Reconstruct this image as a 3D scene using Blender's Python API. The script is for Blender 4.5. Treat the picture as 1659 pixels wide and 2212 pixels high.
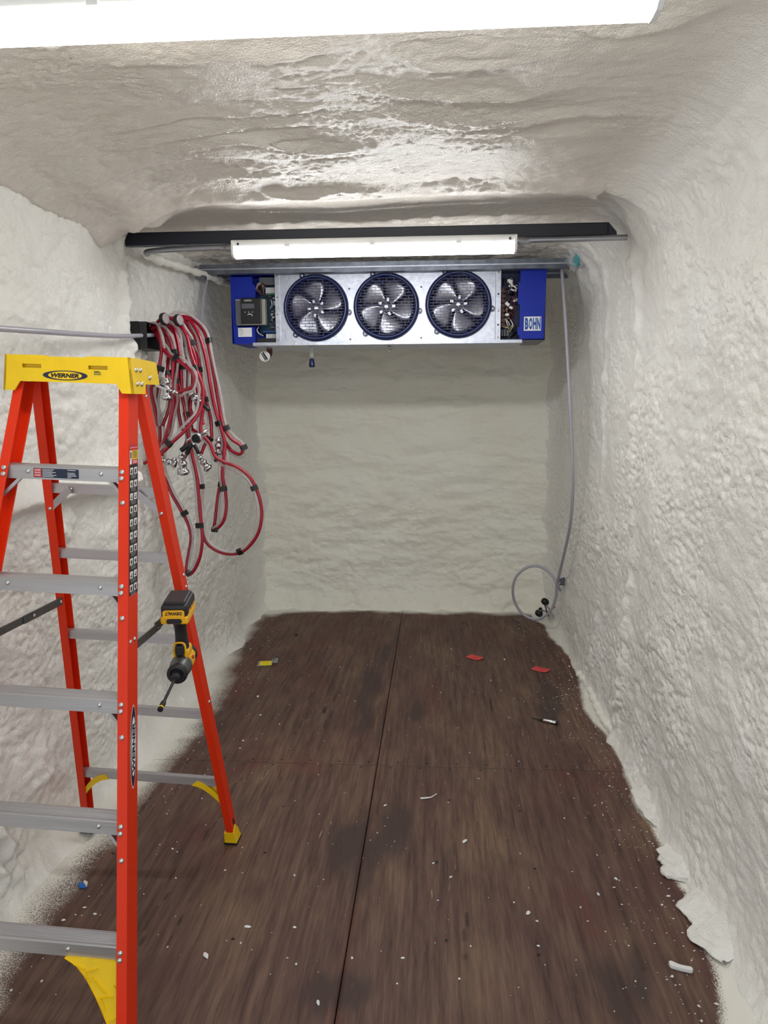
import bpy, bmesh, math, random
import numpy as np
from mathutils import Vector, Matrix, Euler

for _o in list(bpy.data.objects):
    bpy.data.objects.remove(_o, do_unlink=True)
SC = bpy.context.scene
COL = SC.collection

# ------------------------------------------------------------------ camera
CAM_LOC = (0.26, 0.0, 1.59)
_cd = bpy.data.cameras.new('camera')
_cd.sensor_fit = 'VERTICAL'
_cd.sensor_height = 36.0
_cd.lens = 36.0 * 1660.0 / 2212.0
_cd.clip_start = 0.02
_cam = bpy.data.objects.new('camera', _cd)
COL.objects.link(_cam)
_m = Matrix.Rotation(math.radians(4.0), 4, 'Z') @ Matrix.Rotation(math.radians(90 - 8.3), 4, 'X') @ Matrix.Rotation(-0.0065, 4, 'Z')
_m.translation = CAM_LOC
_cam.matrix_world = _m
SC.camera = _cam

# ------------------------------------------------------------------ world (added fill light, coming in where the unseen end is left open)
W = bpy.data.worlds.new('world')
SC.world = W
W.use_nodes = True
_bg = W.node_tree.nodes['Background']
_bg.inputs[0].default_value = (0.86, 0.93, 1.0, 1)
_bg.inputs[1].default_value = 0.9
LAMP_FAR, LAMP_NEAR = 22.0, 13.5   # strip light lenses
SC.view_settings.view_transform = 'Standard'
SC.view_settings.look = 'None'
SC.view_settings.exposure = 0.86
SC.view_settings.gamma = 1.0
SC.view_settings.use_curve_mapping = False

rng = np.random.default_rng(7)
random.seed(7)

# ------------------------------------------------------------------ materials
def lin(c):
    return tuple(((v / 255.0) / 12.92 if v / 255.0 <= 0.04045 else ((v / 255.0 + 0.055) / 1.055) ** 2.4) for v in c)

class NT:
    def __init__(s, mat):
        s.t = mat.node_tree
        s.n = s.t.nodes
        s.l = s.t.links
    def add(s, typ, **kw):
        n = s.n.new(typ)
        for k, v in kw.items():
            if k.startswith('i_'):
                n.inputs[k[2:].replace('_', ' ')].default_value = v
            else:
                setattr(n, k, v)
        return n
    def link(s, a, b):
        s.l.new(a, b)

def mat(name, rgb, rough=0.5, metal=0.0, spec=0.5, noise=0.0, nscale=30.0, bump=0.0, bscale=200.0, coat=0.0, stretch=(1, 1, 1), rgb2=None, emit=None, estr=0.0):
    """principled material with an object-space noise variation and fine relief"""
    m = bpy.data.materials.new(name)
    m.use_nodes = True
    q = NT(m)
    b = q.n['Principled BSDF']
    c = lin(rgb)
    b.inputs['Base Color'].default_value = (*c, 1)
    b.inputs['Roughness'].default_value = rough
    b.inputs['Metallic'].default_value = metal
    b.inputs['Specular IOR Level'].default_value = spec
    b.inputs['Coat Weight'].default_value = coat
    tc = q.add('ShaderNodeTexCoord')
    mp = q.add('ShaderNodeMapping')
    mp.inputs['Scale'].default_value = stretch
    q.link(tc.outputs['Object'], mp.inputs['Vector'])
    if noise > 0 or rgb2 is not None:
        nz = q.add('ShaderNodeTexNoise')
        nz.inputs['Scale'].default_value = nscale
        nz.inputs['Detail'].default_value = 4
        q.link(mp.outputs[0], nz.inputs['Vector'])
        rp = q.add('ShaderNodeMapRange')
        rp.inputs[1].default_value = 0.3
        rp.inputs[2].default_value = 0.7
        q.link(nz.outputs['Fac'], rp.inputs[0])
        mx = q.add('ShaderNodeMix', data_type='RGBA')
        c2 = lin(rgb2) if rgb2 is not None else tuple(v * (1 - noise) for v in c)
        mx.inputs[6].default_value = (*c, 1)
        mx.inputs[7].default_value = (*c2, 1)
        q.link(rp.outputs[0], mx.inputs[0])
        q.link(mx.outputs[2], b.inputs['Base Color'])
    if bump > 0:
        nb = q.add('ShaderNodeTexNoise')
        nb.inputs['Scale'].default_value = bscale
        nb.inputs['Detail'].default_value = 3
        q.link(mp.outputs[0], nb.inputs['Vector'])
        bp = q.add('ShaderNodeBump')
        bp.inputs['Strength'].default_value = bump
        bp.inputs['Distance'].default_value = 0.004
        q.link(nb.outputs['Fac'], bp.inputs['Height'])
        q.link(bp.outputs[0], b.inputs['Normal'])
    if emit is not None:
        b.inputs['Emission Color'].default_value = (*lin(emit), 1)
        b.inputs['Emission Strength'].default_value = estr
    return m

def foam_mat(name, c1, c2, rough, pscale, pstr, spec=0.5, dist=0.004, edge=None):
    m = bpy.data.materials.new(name)
    m.use_nodes = True
    q = NT(m)
    b = q.n['Principled BSDF']
    tc = q.add('ShaderNodeTexCoord')
    n1 = q.add('ShaderNodeTexNoise')
    n1.inputs['Scale'].default_value = 1.7
    n1.inputs['Detail'].default_value = 3
    q.link(tc.outputs['Object'], n1.inputs['Vector'])
    rp = q.add('ShaderNodeMapRange')
    rp.inputs[1].default_value = 0.35
    rp.inputs[2].default_value = 0.68
    q.link(n1.outputs['Fac'], rp.inputs[0])
    mx = q.add('ShaderNodeMix', data_type='RGBA')
    mx.inputs[6].default_value = (*lin(c1), 1)
    mx.inputs[7].default_value = (*lin(c2), 1)
    q.link(rp.outputs[0], mx.inputs[0])
    out = mx.outputs[2]
    if edge is not None:                     # darkened ceiling colour, standing in for dim light, fades to the wall colour
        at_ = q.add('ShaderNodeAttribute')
        at_.attribute_name = 'shade_fade'
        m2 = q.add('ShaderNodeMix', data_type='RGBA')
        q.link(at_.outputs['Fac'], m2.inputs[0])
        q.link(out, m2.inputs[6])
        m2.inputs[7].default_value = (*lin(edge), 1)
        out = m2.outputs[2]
    q.link(out, b.inputs['Base Color'])
    b.inputs['Specular IOR Level'].default_value = spec
    b.inputs['Roughness'].default_value = rough
    nf = q.add('ShaderNodeTexNoise')
    nf.inputs['Scale'].default_value = pscale
    nf.inputs['Detail'].default_value = 2
    nf.inputs['Roughness'].default_value = 0.6
    q.link(tc.outputs['Object'], nf.inputs['Vector'])
    bp = q.add('ShaderNodeBump')
    bp.inputs['Strength'].default_value = pstr
    bp.inputs['Distance'].default_value = dist
    q.link(nf.outputs['Fac'], bp.inputs['Height'])
    q.link(bp.outputs[0], b.inputs['Normal'])
    return m

def floor_mat():
    m = bpy.data.materials.new('worn_plywood')
    m.use_nodes = True
    q = NT(m)
    b = q.n['Principled BSDF']
    tc = q.add('ShaderNodeTexCoord')
    obj = tc.outputs['Object']
    def noise(scale, st, detail=3, rough=0.6):
        mp = q.add('ShaderNodeMapping')
        mp.inputs['Scale'].default_value = st
        q.link(obj, mp.inputs['Vector'])
        n = q.add('ShaderNodeTexNoise')
        n.inputs['Scale'].default_value = scale
        n.inputs['Detail'].default_value = detail
        n.inputs['Roughness'].default_value = rough
        q.link(mp.outputs[0], n.inputs['Vector'])
        return n.outputs['Fac']
    def rng_(v, a, c):
        r = q.add('ShaderNodeMapRange')
        r.inputs[1].default_value = a
        r.inputs[2].default_value = c
        q.link(v, r.inputs[0])
        return r.outputs[0]
    def mix(f, a, c, fac=None):
        x = q.add('ShaderNodeMix', data_type='RGBA')
        if f is not None:
            q.link(f, x.inputs[0])
        for s, v in ((6, a), (7, c)):
            if isinstance(v, tuple):
                x.inputs[s].default_value = (*lin(v), 1)
            else:
                q.link(v, x.inputs[s])
        return x.outputs[2]
    def mul(a, k):
        x = q.add('ShaderNodeMath', operation='MULTIPLY')
        q.link(a, x.inputs[0])
        if isinstance(k, float):
            x.inputs[1].default_value = k
        else:
            q.link(k, x.inputs[1])
        return x.outputs[0]
    def attr(n):
        a = q.add('ShaderNodeAttribute')
        a.attribute_name = n
        return a.outputs['Fac']
    grain = noise(38, (1.0, 0.06, 1), 4, 0.78)
    grain2 = noise(90, (1.0, 0.05, 1), 3, 0.7)
    patch = noise(3.2, (1, 0.6, 1), 3)
    col = mix(rng_(grain, 0.35, 0.68), FLOOR_C[0], FLOOR_C[1])
    col = mix(mul(rng_(patch, 0.5, 0.75), 0.6), col, FLOOR_C[2])
    red = attr('red')
    col = mix(mul(red, mul(rng_(noise(9, (1, .4, 1)), 0.38, 0.62), mul(rng_(grain2, 0.3, 0.6), 0.75))), col, FLOOR_C[3])
    col = mix(mul(rng_(noise(3.4, (1, .35, 1)), 0.48, 0.72), mul(rng_(grain2, .36, .62), 0.75)), col, FLOOR_C[4])
    st = attr('stain')
    col = mix(mul(st, mul(rng_(grain, 0.25, 0.6), 0.8)), col, FLOOR_C[5])
    # scratches and splits along the grain
    sc = noise(26, (1.0, 0.045, 1), 2, 0.5)
    s2 = noise(5, (1, 1, 1), 3)
    col = mix(mul(rng_(sc, 0.70, 0.76), rng_(s2, 0.5, 0.6)), col, (38, 24, 20))
    col = mix(mul(rng_(noise(75, (1.0, 0.10, 1), 2, 0.5), 0.70, 0.76), rng_(noise(2.5, (1, 1, 1), 3), 0.48, 0.62)), col, (150, 128, 105))
    crack = attr('crack')
    col = mix(crack, col, (34, 20, 17))
    # overspray dust
    sp = attr('spray')
    dots = noise(260, (1, 1, 1), 2, 0.6)
    add = q.add('ShaderNodeMath', operation='ADD')
    q.link(sp, add.inputs[0])
    dsc = q.add('ShaderNodeMath', operation='MULTIPLY_ADD')
    q.link(dots, dsc.inputs[0])
    dsc.inputs[1].default_value = 2.0
    dsc.inputs[2].default_value = -1.0
    q.link(mul(dsc.outputs[0], rng_(sp, 0.02, 0.3)), add.inputs[1])
    spm = rng_(add.outputs[0], 0.22, 0.85)
    col = mix(spm, col, (232, 230, 220))
    q.link(col, b.inputs['Base Color'])
    b.inputs['Roughness'].default_value = 0.62
    b.inputs['Specular IOR Level'].default_value = 0.3
    bp = q.add('ShaderNodeBump')
    bp.inputs['Strength'].default_value = 0.35
    bp.inputs['Distance'].default_value = 0.002
    q.link(grain, bp.inputs['Height'])
    q.link(bp.outputs[0], b.inputs['Normal'])
    return m

FLOOR_C = [(68, 48, 44), (112, 88, 75), (86, 58, 56), (98, 50, 46), (136, 112, 88), (42, 38, 42)]

M = {}
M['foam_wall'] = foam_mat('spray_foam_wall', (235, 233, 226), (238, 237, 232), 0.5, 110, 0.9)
M['foam_ceil'] = foam_mat('spray_foam_ceiling', (216, 209, 199), (222, 216, 207), 0.30, 170, 1.0, spec=0.36, edge=(236, 234, 228))  # same foam as the walls, base darkened to put the dimmer light in
M['foam_back'] = foam_mat('spray_foam_back', (241, 238, 222), (243, 241, 229), 0.55, 90, 0.8)
M['foam'] = foam_mat('foam_trim', (240, 238, 226), (243, 241, 232), 0.6, 120, 0.7)
M['floor'] = floor_mat()
M['subfloor'] = mat('dark_gap', (24, 16, 14), 0.9, noise=0.3)
M['orange'] = mat('orange_fiberglass', (232, 52, 12), 0.42, spec=0.32, noise=0.12, nscale=6, bump=0.05, bscale=300, stretch=(1, 1, 0.1))
M['yellow'] = mat('yellow_plastic', (246, 203, 10), 0.42, noise=0.08, nscale=20)
M['alu'] = mat('ladder_aluminium', (190, 188, 190), 0.42, metal=0.75, noise=0.15, nscale=60, stretch=(0.05, 1, 1), bump=0.12, bscale=220)
M['rivet'] = mat('rivet_metal', (205, 205, 205), 0.3, metal=0.9, noise=0.1)
M['steel'] = mat('spreader_steel', (120, 120, 118), 0.4, metal=0.8, noise=0.2, nscale=40)
M['rubber'] = mat('black_rubber', (22, 22, 24), 0.8, noise=0.2)
M['galv'] = mat('galvanized_sheet', (196, 199, 208), 0.42, metal=0.85, rgb2=(172, 176, 188), nscale=45, bump=0.25, bscale=120)
M['galv_dull'] = mat('dull_galvanized', (120, 126, 136), 0.42, metal=0.8, rgb2=(92, 96, 104), nscale=22, bump=0.2, bscale=60)
M['blue'] = mat('blue_painted_steel', (14, 42, 160), 0.5, spec=0.3, noise=0.1, nscale=8)
M['navy'] = mat('navy_plastic', (24, 36, 84), 0.32, noise=0.15)
M['navy_print'] = mat('navy_print', (24, 34, 62), 0.5, noise=0.05)
M['grille'] = mat('grille_wire', (30, 38, 104), 0.4, noise=0.1)
M['blade'] = mat('fan_blade_aluminium', (196, 196, 202), 0.32, metal=0.85, noise=0.12, nscale=15)
M['coil'] = mat('dark_coil', (52, 54, 92), 0.6, metal=0.2, noise=0.3, nscale=120, stretch=(1, 1, .05))
M['white'] = mat('white_plastic', (228, 228, 226), 0.45, noise=0.03)
M['white_print'] = mat('white_print', (236, 236, 236), 0.5, noise=0.02)
M['black'] = mat('black_plastic', (20, 20, 23), 0.42, noise=0.2)
M['black_steel'] = mat('black_painted_steel', (26, 29, 42), 0.42, noise=0.25, nscale=6, stretch=(.3, 1, 1))
M['black_print'] = mat('black_print', (18, 20, 30), 0.5, noise=0.05)
M['grey_plastic'] = mat('grey_plastic', (88, 90, 98), 0.5, noise=0.1)
M['beige'] = mat('beige_plastic', (160, 156, 144), 0.5, noise=0.1)
M['pcb'] = mat('circuit_board', (14, 46, 66), 0.4, rgb2=(20, 70, 92), nscale=90)
M['green'] = mat('green_terminal', (40, 120, 84), 0.5, noise=0.1)
M['copper'] = mat('brown_terminal', (110, 58, 48), 0.5, noise=0.3, nscale=60)
M['wire_w'] = mat('white_wire', (210, 208, 200), 0.5, noise=0.05)
M['wire_b'] = mat('black_wire', (20, 20, 22), 0.5, noise=0.1)
M['wire_r'] = mat('brown_wire', (112, 52, 50), 0.5, noise=0.1)
M['wire_y'] = mat('cream_wire', (206, 192, 140), 0.5, noise=0.1)
M['red_hose'] = mat('red_vinyl_hose', (160, 6, 40), 0.22, spec=0.6, noise=0.15, nscale=12)
M['tape'] = mat('black_tape', (16, 16, 18), 0.45, noise=0.2)
M['chrome'] = mat('chrome', (205, 205, 208), 0.12, metal=1.0, noise=0.05)
M['grey_tube'] = mat('grey_vinyl_tube', (176, 174, 184), 0.35, noise=0.08, nscale=10)
M['conduit'] = mat('conduit_steel', (158, 160, 166), 0.3, metal=0.9, noise=0.15, nscale=10)
M['red_print'] = mat('red_print', (196, 34, 40), 0.5, noise=0.05)
M['yellow_print'] = mat('yellow_print', (240, 206, 40), 0.5, noise=0.03)
M['grey_print'] = mat('grey_print', (150, 156, 160), 0.5, noise=0.05)
M['blue_print'] = mat('bright_blue_print', (20, 84, 160), 0.5, noise=0.03)
M['red_paper'] = mat('red_tag_paper', (226, 74, 74), 0.6, noise=0.12, nscale=60)
M['yellow_paper'] = mat('yellow_tag_paper', (242, 238, 20), 0.6, noise=0.08)
M['blue_scrap'] = mat('blue_scrap', (24, 106, 200), 0.5, noise=0.05)
M['dw_yellow'] = mat('tool_yellow', (240, 178, 12), 0.45, noise=0.06)
M['dw_black'] = mat('tool_black', (24, 24, 28), 0.5, noise=0.2, bump=0.1, bscale=500)
M['dw_grey'] = mat('tool_grey', (98, 100, 102), 0.38, metal=0.6, noise=0.1)
M['teal'] = mat('teal_plastic', (60, 160, 165), 0.4, noise=0.1)
M['lens_far'] = mat('glowing_lens', (250, 250, 250), 0.4, emit=(253, 254, 255), estr=LAMP_FAR)
M['lens_near'] = mat('glowing_lens_near', (250, 250, 250), 0.4, emit=(255, 254, 250), estr=LAMP_NEAR)

def clear_mat(name, rgb, alpha, rough=0.12):
    m = bpy.data.materials.new(name)
    m.use_nodes = True
    q = NT(m)
    b = q.n['Principled BSDF']
    nz = q.add('ShaderNodeTexNoise')
    nz.inputs['Scale'].default_value = 20
    mr = q.add('ShaderNodeMapRange')
    mr.inputs[3].default_value = rough * 0.7
    mr.inputs[4].default_value = rough * 1.4
    q.link(nz.outputs['Fac'], mr.inputs[0])
    q.link(mr.outputs[0], b.inputs['Roughness'])
    b.inputs['Base Color'].default_value = (*lin(rgb), 1)
    b.inputs['Alpha'].default_value = alpha
    b.inputs['Specular IOR Level'].default_value = 0.7
    return m
M['clear'] = clear_mat('clear_vinyl', (196, 184, 184), 0.45)
M['film'] = clear_mat('clear_film', (205, 210, 210), 0.4)

# ------------------------------------------------------------------ object helpers
def obj(name, mesh, m=None, parent=None):
    o = bpy.data.objects.new(name, mesh)
    COL.objects.link(o)
    if m is not None and not mesh.materials:
        mesh.materials.append(M[m] if isinstance(m, str) else m)
    if parent is not None:
        o.parent = parent
    return o

def empty(name, loc=(0, 0, 0), rot=(0, 0, 0)):
    o = bpy.data.objects.new(name, None)
    COL.objects.link(o)
    o.location = loc
    o.rotation_euler = rot
    o.empty_display_size = 0.05
    return o

def tag(o, label, cat, group=None):
    o['label'] = label
    o['category'] = cat
    if group:
        o['group'] = group
    return o

def struct(o, label=None):
    o['kind'] = 'structure'
    if label:
        o['label'] = label
    return o

def smooth_path(pts, n=8):
    P = [Vector(p) for p in pts]
    out = []
    for i in range(len(P) - 1):
        p0 = P[i - 1] if i > 0 else P[i] * 2 - P[i + 1]
        p3 = P[i + 2] if i + 2 < len(P) else P[i + 1] * 2 - P[i]
        p1, p2 = P[i], P[i + 1]
        for k in range(n):
            t = k / n
            out.append(0.5 * ((2 * p1) + (p2 - p0) * t + (2 * p0 - 5 * p1 + 4 * p2 - p3) * t * t + (3 * p1 - p0 - 3 * p2 + p3) * t ** 3))
    out.append(P[-1].copy())
    return out

def frames(P):
    T = []
    for i in range(len(P)):
        a = P[max(0, i - 1)]
        b = P[min(len(P) - 1, i + 1)]
        d = (b - a)
        T.append(d.normalized() if d.length > 1e-9 else Vector((0, 0, 1)))
    n = T[0].orthogonal().normalized()
    N = []
    for i in range(len(P)):
        n = (n - T[i] * n.dot(T[i]))
        n = n.normalized() if n.length > 1e-6 else T[i].orthogonal().normalized()
        N.append(n)
    return T, N, [T[i].cross(N[i]) for i in range(len(P))]

class MB:
    """collects shapes and links them as one mesh object"""
    def __init__(s):
        s.v = []
        s.f = []
        s.sm = []
    def put(s, verts, faces, smooth=False):
        o = len(s.v)
        s.v.extend([tuple(v) for v in verts])
        s.f.extend([tuple(i + o for i in f) for f in faces])
        s.sm.extend([smooth] * len(faces))
        return s
    def box(s, a, b, M4=None):
        x0, y0, z0 = a
        x1, y1, z1 = b
        V = [(x0, y0, z0), (x1, y0, z0), (x1, y1, z0), (x0, y1, z0), (x0, y0, z1), (x1, y0, z1), (x1, y1, z1), (x0, y1, z1)]
        if M4 is not None:
            V = [M4 @ Vector(v) for v in V]
        return s.put(V, [(0, 3, 2, 1), (4, 5, 6, 7), (0, 1, 5, 4), (1, 2, 6, 5), (2, 3, 7, 6), (3, 0, 4, 7)])
    def bbox(s, a, b, r=0.003, M4=None):
        """box with chamfered edges"""
        bm = bmesh.new()
        bmesh.ops.create_cube(bm, size=1)
        c = [(a[i] + b[i]) / 2 for i in range(3)]
        d = [abs(b[i] - a[i]) for i in range(3)]
        for v in bm.verts:
            v.co = Vector((c[0] + v.co.x * d[0], c[1] + v.co.y * d[1], c[2] + v.co.z * d[2]))
        bmesh.ops.bevel(bm, geom=bm.edges[:], offset=min(r, min(d) * 0.45), segments=2, affect='EDGES', profile=0.5)
        bm.verts.index_update()
        V = [v.co.copy() if M4 is None else M4 @ v.co for v in bm.verts]
        F = [tuple(v.index for v in f.verts) for f in bm.faces]
        bm.free()
        return s.put(V, F)
    def prism(s, poly, o, ax, ay, az, h0, h1):
        """polygon (2d) in the ax/ay plane, extruded along az from h0 to h1"""
        o, ax, ay, az = Vector(o), Vector(ax), Vector(ay), Vector(az)
        n = len(poly)
        V = [o + ax * p[0] + ay * p[1] + az * h0 for p in poly] + [o + ax * p[0] + ay * p[1] + az * h1 for p in poly]
        F = [tuple(range(n - 1, -1, -1)), tuple(range(n, 2 * n))] + [(i, (i + 1) % n, n + (i + 1) % n, n + i) for i in range(n)]
        return s.put(V, F)
    def tube(s, path, r, seg=8, caps=True, rad=None):
        P = [Vector(p) for p in path]
        T, N, B = frames(P)
        V = []
        for i, p in enumerate(P):
            rr = rad[i] if rad is not None else r
            for k in range(seg):
                a = 2 * math.pi * k / seg
                V.append(p + (N[i] * math.cos(a) + B[i] * math.sin(a)) * rr)
        F = []
        for i in range(len(P) - 1):
            for k in range(seg):
                F.append((i * seg + k, i * seg + (k + 1) % seg, (i + 1) * seg + (k + 1) % seg, (i + 1) * seg + k))
        s.put(V, F, True)
        if caps:
            s.put(V[:seg], [tuple(range(seg - 1, -1, -1))])
            s.put(V[-seg:], [tuple(range(seg))])
        return s
    def lathe(s, prof, o, axis, seg=16, smooth=True):
        """prof = [(radius, height)...] around axis at o"""
        o = Vector(o)
        a = Vector(axis).normalized()
        n = a.orthogonal().normalized()
        b = a.cross(n)
        V = []
        for (r, h) in prof:
            for k in range(seg):
                t = 2 * math.pi * k / seg
                V.append(o + a * h + (n * math.cos(t) + b * math.sin(t)) * r)
        F = []
        for i in range(len(prof) - 1):
            for k in range(seg):
                F.append((i * seg + k, i * seg + (k + 1) % seg, (i + 1) * seg + (k + 1) % seg, (i + 1) * seg + k))
        s.put(V, F, smooth)
        s.put(V[:seg], [tuple(range(seg - 1, -1, -1))])
        s.put(V[-seg:], [tuple(range(seg))])
        return s
    def quad(s, o, ax, ay, w, h):
        o, ax, ay = Vector(o), Vector(ax), Vector(ay)
        return s.put([o, o + ax * w, o + ax * w + ay * h, o + ay * h], [(0, 1, 2, 3)])
    def build(s, name, m, parent=None, bevel=0.0, fix=True):
        me = bpy.data.meshes.new(name)
        me.from_pydata(s.v, [], s.f)
        me.polygons.foreach_set('use_smooth', s.sm)
        if fix:
            bm = bmesh.new()
            bm.from_mesh(me)
            bmesh.ops.recalc_face_normals(bm, faces=bm.faces[:])
            if bevel > 0:
                es = [e for e in bm.edges if len(e.link_faces) == 2 and e.calc_face_angle(0) > 0.5]
                bmesh.ops.bevel(bm, geom=es, offset=bevel, segments=2, affect='EDGES', profile=0.5, clamp_overlap=True)
            bm.to_mesh(me)
            bm.free()
        me.update()
        return obj(name, me, m, parent)

def text_verts(txt, shear=0.0, bold=0.0):
    cu = bpy.data.curves.new('t', 'FONT')
    cu.body = txt
    cu.shear = shear
    cu.offset = bold
    cu.fill_mode = 'FRONT'
    cu.resolution_u = 3
    ob = bpy.data.objects.new('t', cu)
    COL.objects.link(ob)
    dg = bpy.context.evaluated_depsgraph_get()
    me = bpy.data.meshes.new_from_object(ob.evaluated_get(dg))
    V = [v.co.copy() for v in me.vertices]
    F = [tuple(p.vertices) for p in me.polygons]
    bpy.data.objects.remove(ob, do_unlink=True)
    bpy.data.curves.remove(cu)
    bpy.data.meshes.remove(me)
    return V, F

def lettering(txt, o, ax, ay, w, h, m, parent, shear=0.0, bold=0.0, name='lettering'):
    """flat printed lettering fitted to a w x h box whose lower left corner is o"""
    V, F = text_verts(txt, shear, bold)
    x0 = min(v.x for v in V)
    x1 = max(v.x for v in V)
    y0 = min(v.y for v in V)
    y1 = max(v.y for v in V)
    o, ax, ay = Vector(o), Vector(ax), Vector(ay)
    b = MB()
    b.put([o + ax * ((v.x - x0) / (x1 - x0) * w) + ay * ((v.y - y0) / (y1 - y0) * h) for v in V], F)
    return b.build(name, m, parent, fix=False)

def ellipse(o, ax, ay, a, b, n=40, pw=1.0):
    o, ax, ay = Vector(o), Vector(ax), Vector(ay)
    V = []
    for k in range(n):
        t = 2 * math.pi * k / n
        V.append(o + ax * (a * math.cos(t)) + ay * (b * math.copysign(abs(math.sin(t)) ** pw, math.sin(t))))
    return V, [tuple(range(n))]

# ------------------------------------------------------------------ vector noise for the foam
def _hash(ix, iy, s):
    h = (ix.astype(np.int64) * 374761393 + iy.astype(np.int64) * 668265263 + s * 982451653) & 0x7fffffff
    h = ((h ^ (h >> 13)) * 1274126177) & 0x7fffffff
    return (h ^ (h >> 16)) & 0x7fffffff

def perlin(x, y, s=0):
    ix, iy = np.floor(x), np.floor(y)
    fx, fy = x - ix, y - iy
    ux, uy = fx * fx * fx * (fx * (fx * 6 - 15) + 10), fy * fy * fy * (fy * (fy * 6 - 15) + 10)
    def g(dx, dy):
        a = _hash(ix + dx, iy + dy, s) / 0x7fffffff * 2 * math.pi
        return np.cos(a) * (fx - dx) + np.sin(a) * (fy - dy)
    a = g(0, 0) * (1 - ux) + g(1, 0) * ux
    b = g(0, 1) * (1 - ux) + g(1, 1) * ux
    return (a * (1 - uy) + b * uy) * 1.4

def fbm(x, y, s=0, o=4):
    r = 0
    a = 1.0
    for i in range(o):
        r = r + a * perlin(x * 2 ** i, y * 2 ** i, s + i)
        a *= 0.5
    return r

def worley(x, y, s=0):
    ix, iy = np.floor(x), np.floor(y)
    best = np.full(x.shape, 9.0)
    for dx in (-1, 0, 1):
        for dy in (-1, 0, 1):
            cx, cy = ix + dx, iy + dy
            px = cx + _hash(cx, cy, s) / 0x7fffffff
            py = cy + _hash(cx, cy, s + 77) / 0x7fffffff
            best = np.minimum(best, (px - x) ** 2 + (py - y) ** 2)
    return np.sqrt(best)

def sstep(a, b, x):
    t = np.clip((x - a) / (b - a), 0, 1)
    return t * t * (3 - 2 * t)

def grid_mesh(name, A, B, P, flip):
    """A,B: 2d index arrays only for the shape; P: (n,m,3) points"""
    n, m = A.shape
    idx = np.arange(n * m).reshape(n, m)
    q = np.stack([idx[:-1, :-1], idx[1:, :-1], idx[1:, 1:], idx[:-1, 1:]], -1).reshape(-1, 4)
    if flip:
        q = q[:, ::-1]
    me = bpy.data.meshes.new(name)
    me.vertices.add(n * m)
    me.vertices.foreach_set('co', P.reshape(-1).astype(np.float32))
    me.loops.add(q.size)
    me.loops.foreach_set('vertex_index', q.reshape(-1).astype(np.int32))
    me.polygons.add(len(q))
    me.polygons.foreach_set('loop_start', (np.arange(len(q)) * 4).astype(np.int32))
    me.polygons.foreach_set('loop_total', np.full(len(q), 4, np.int32))
    me.polygons.foreach_set('use_smooth', np.ones(len(q), bool))
    me.update(calc_edges=True)
    return me

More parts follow.
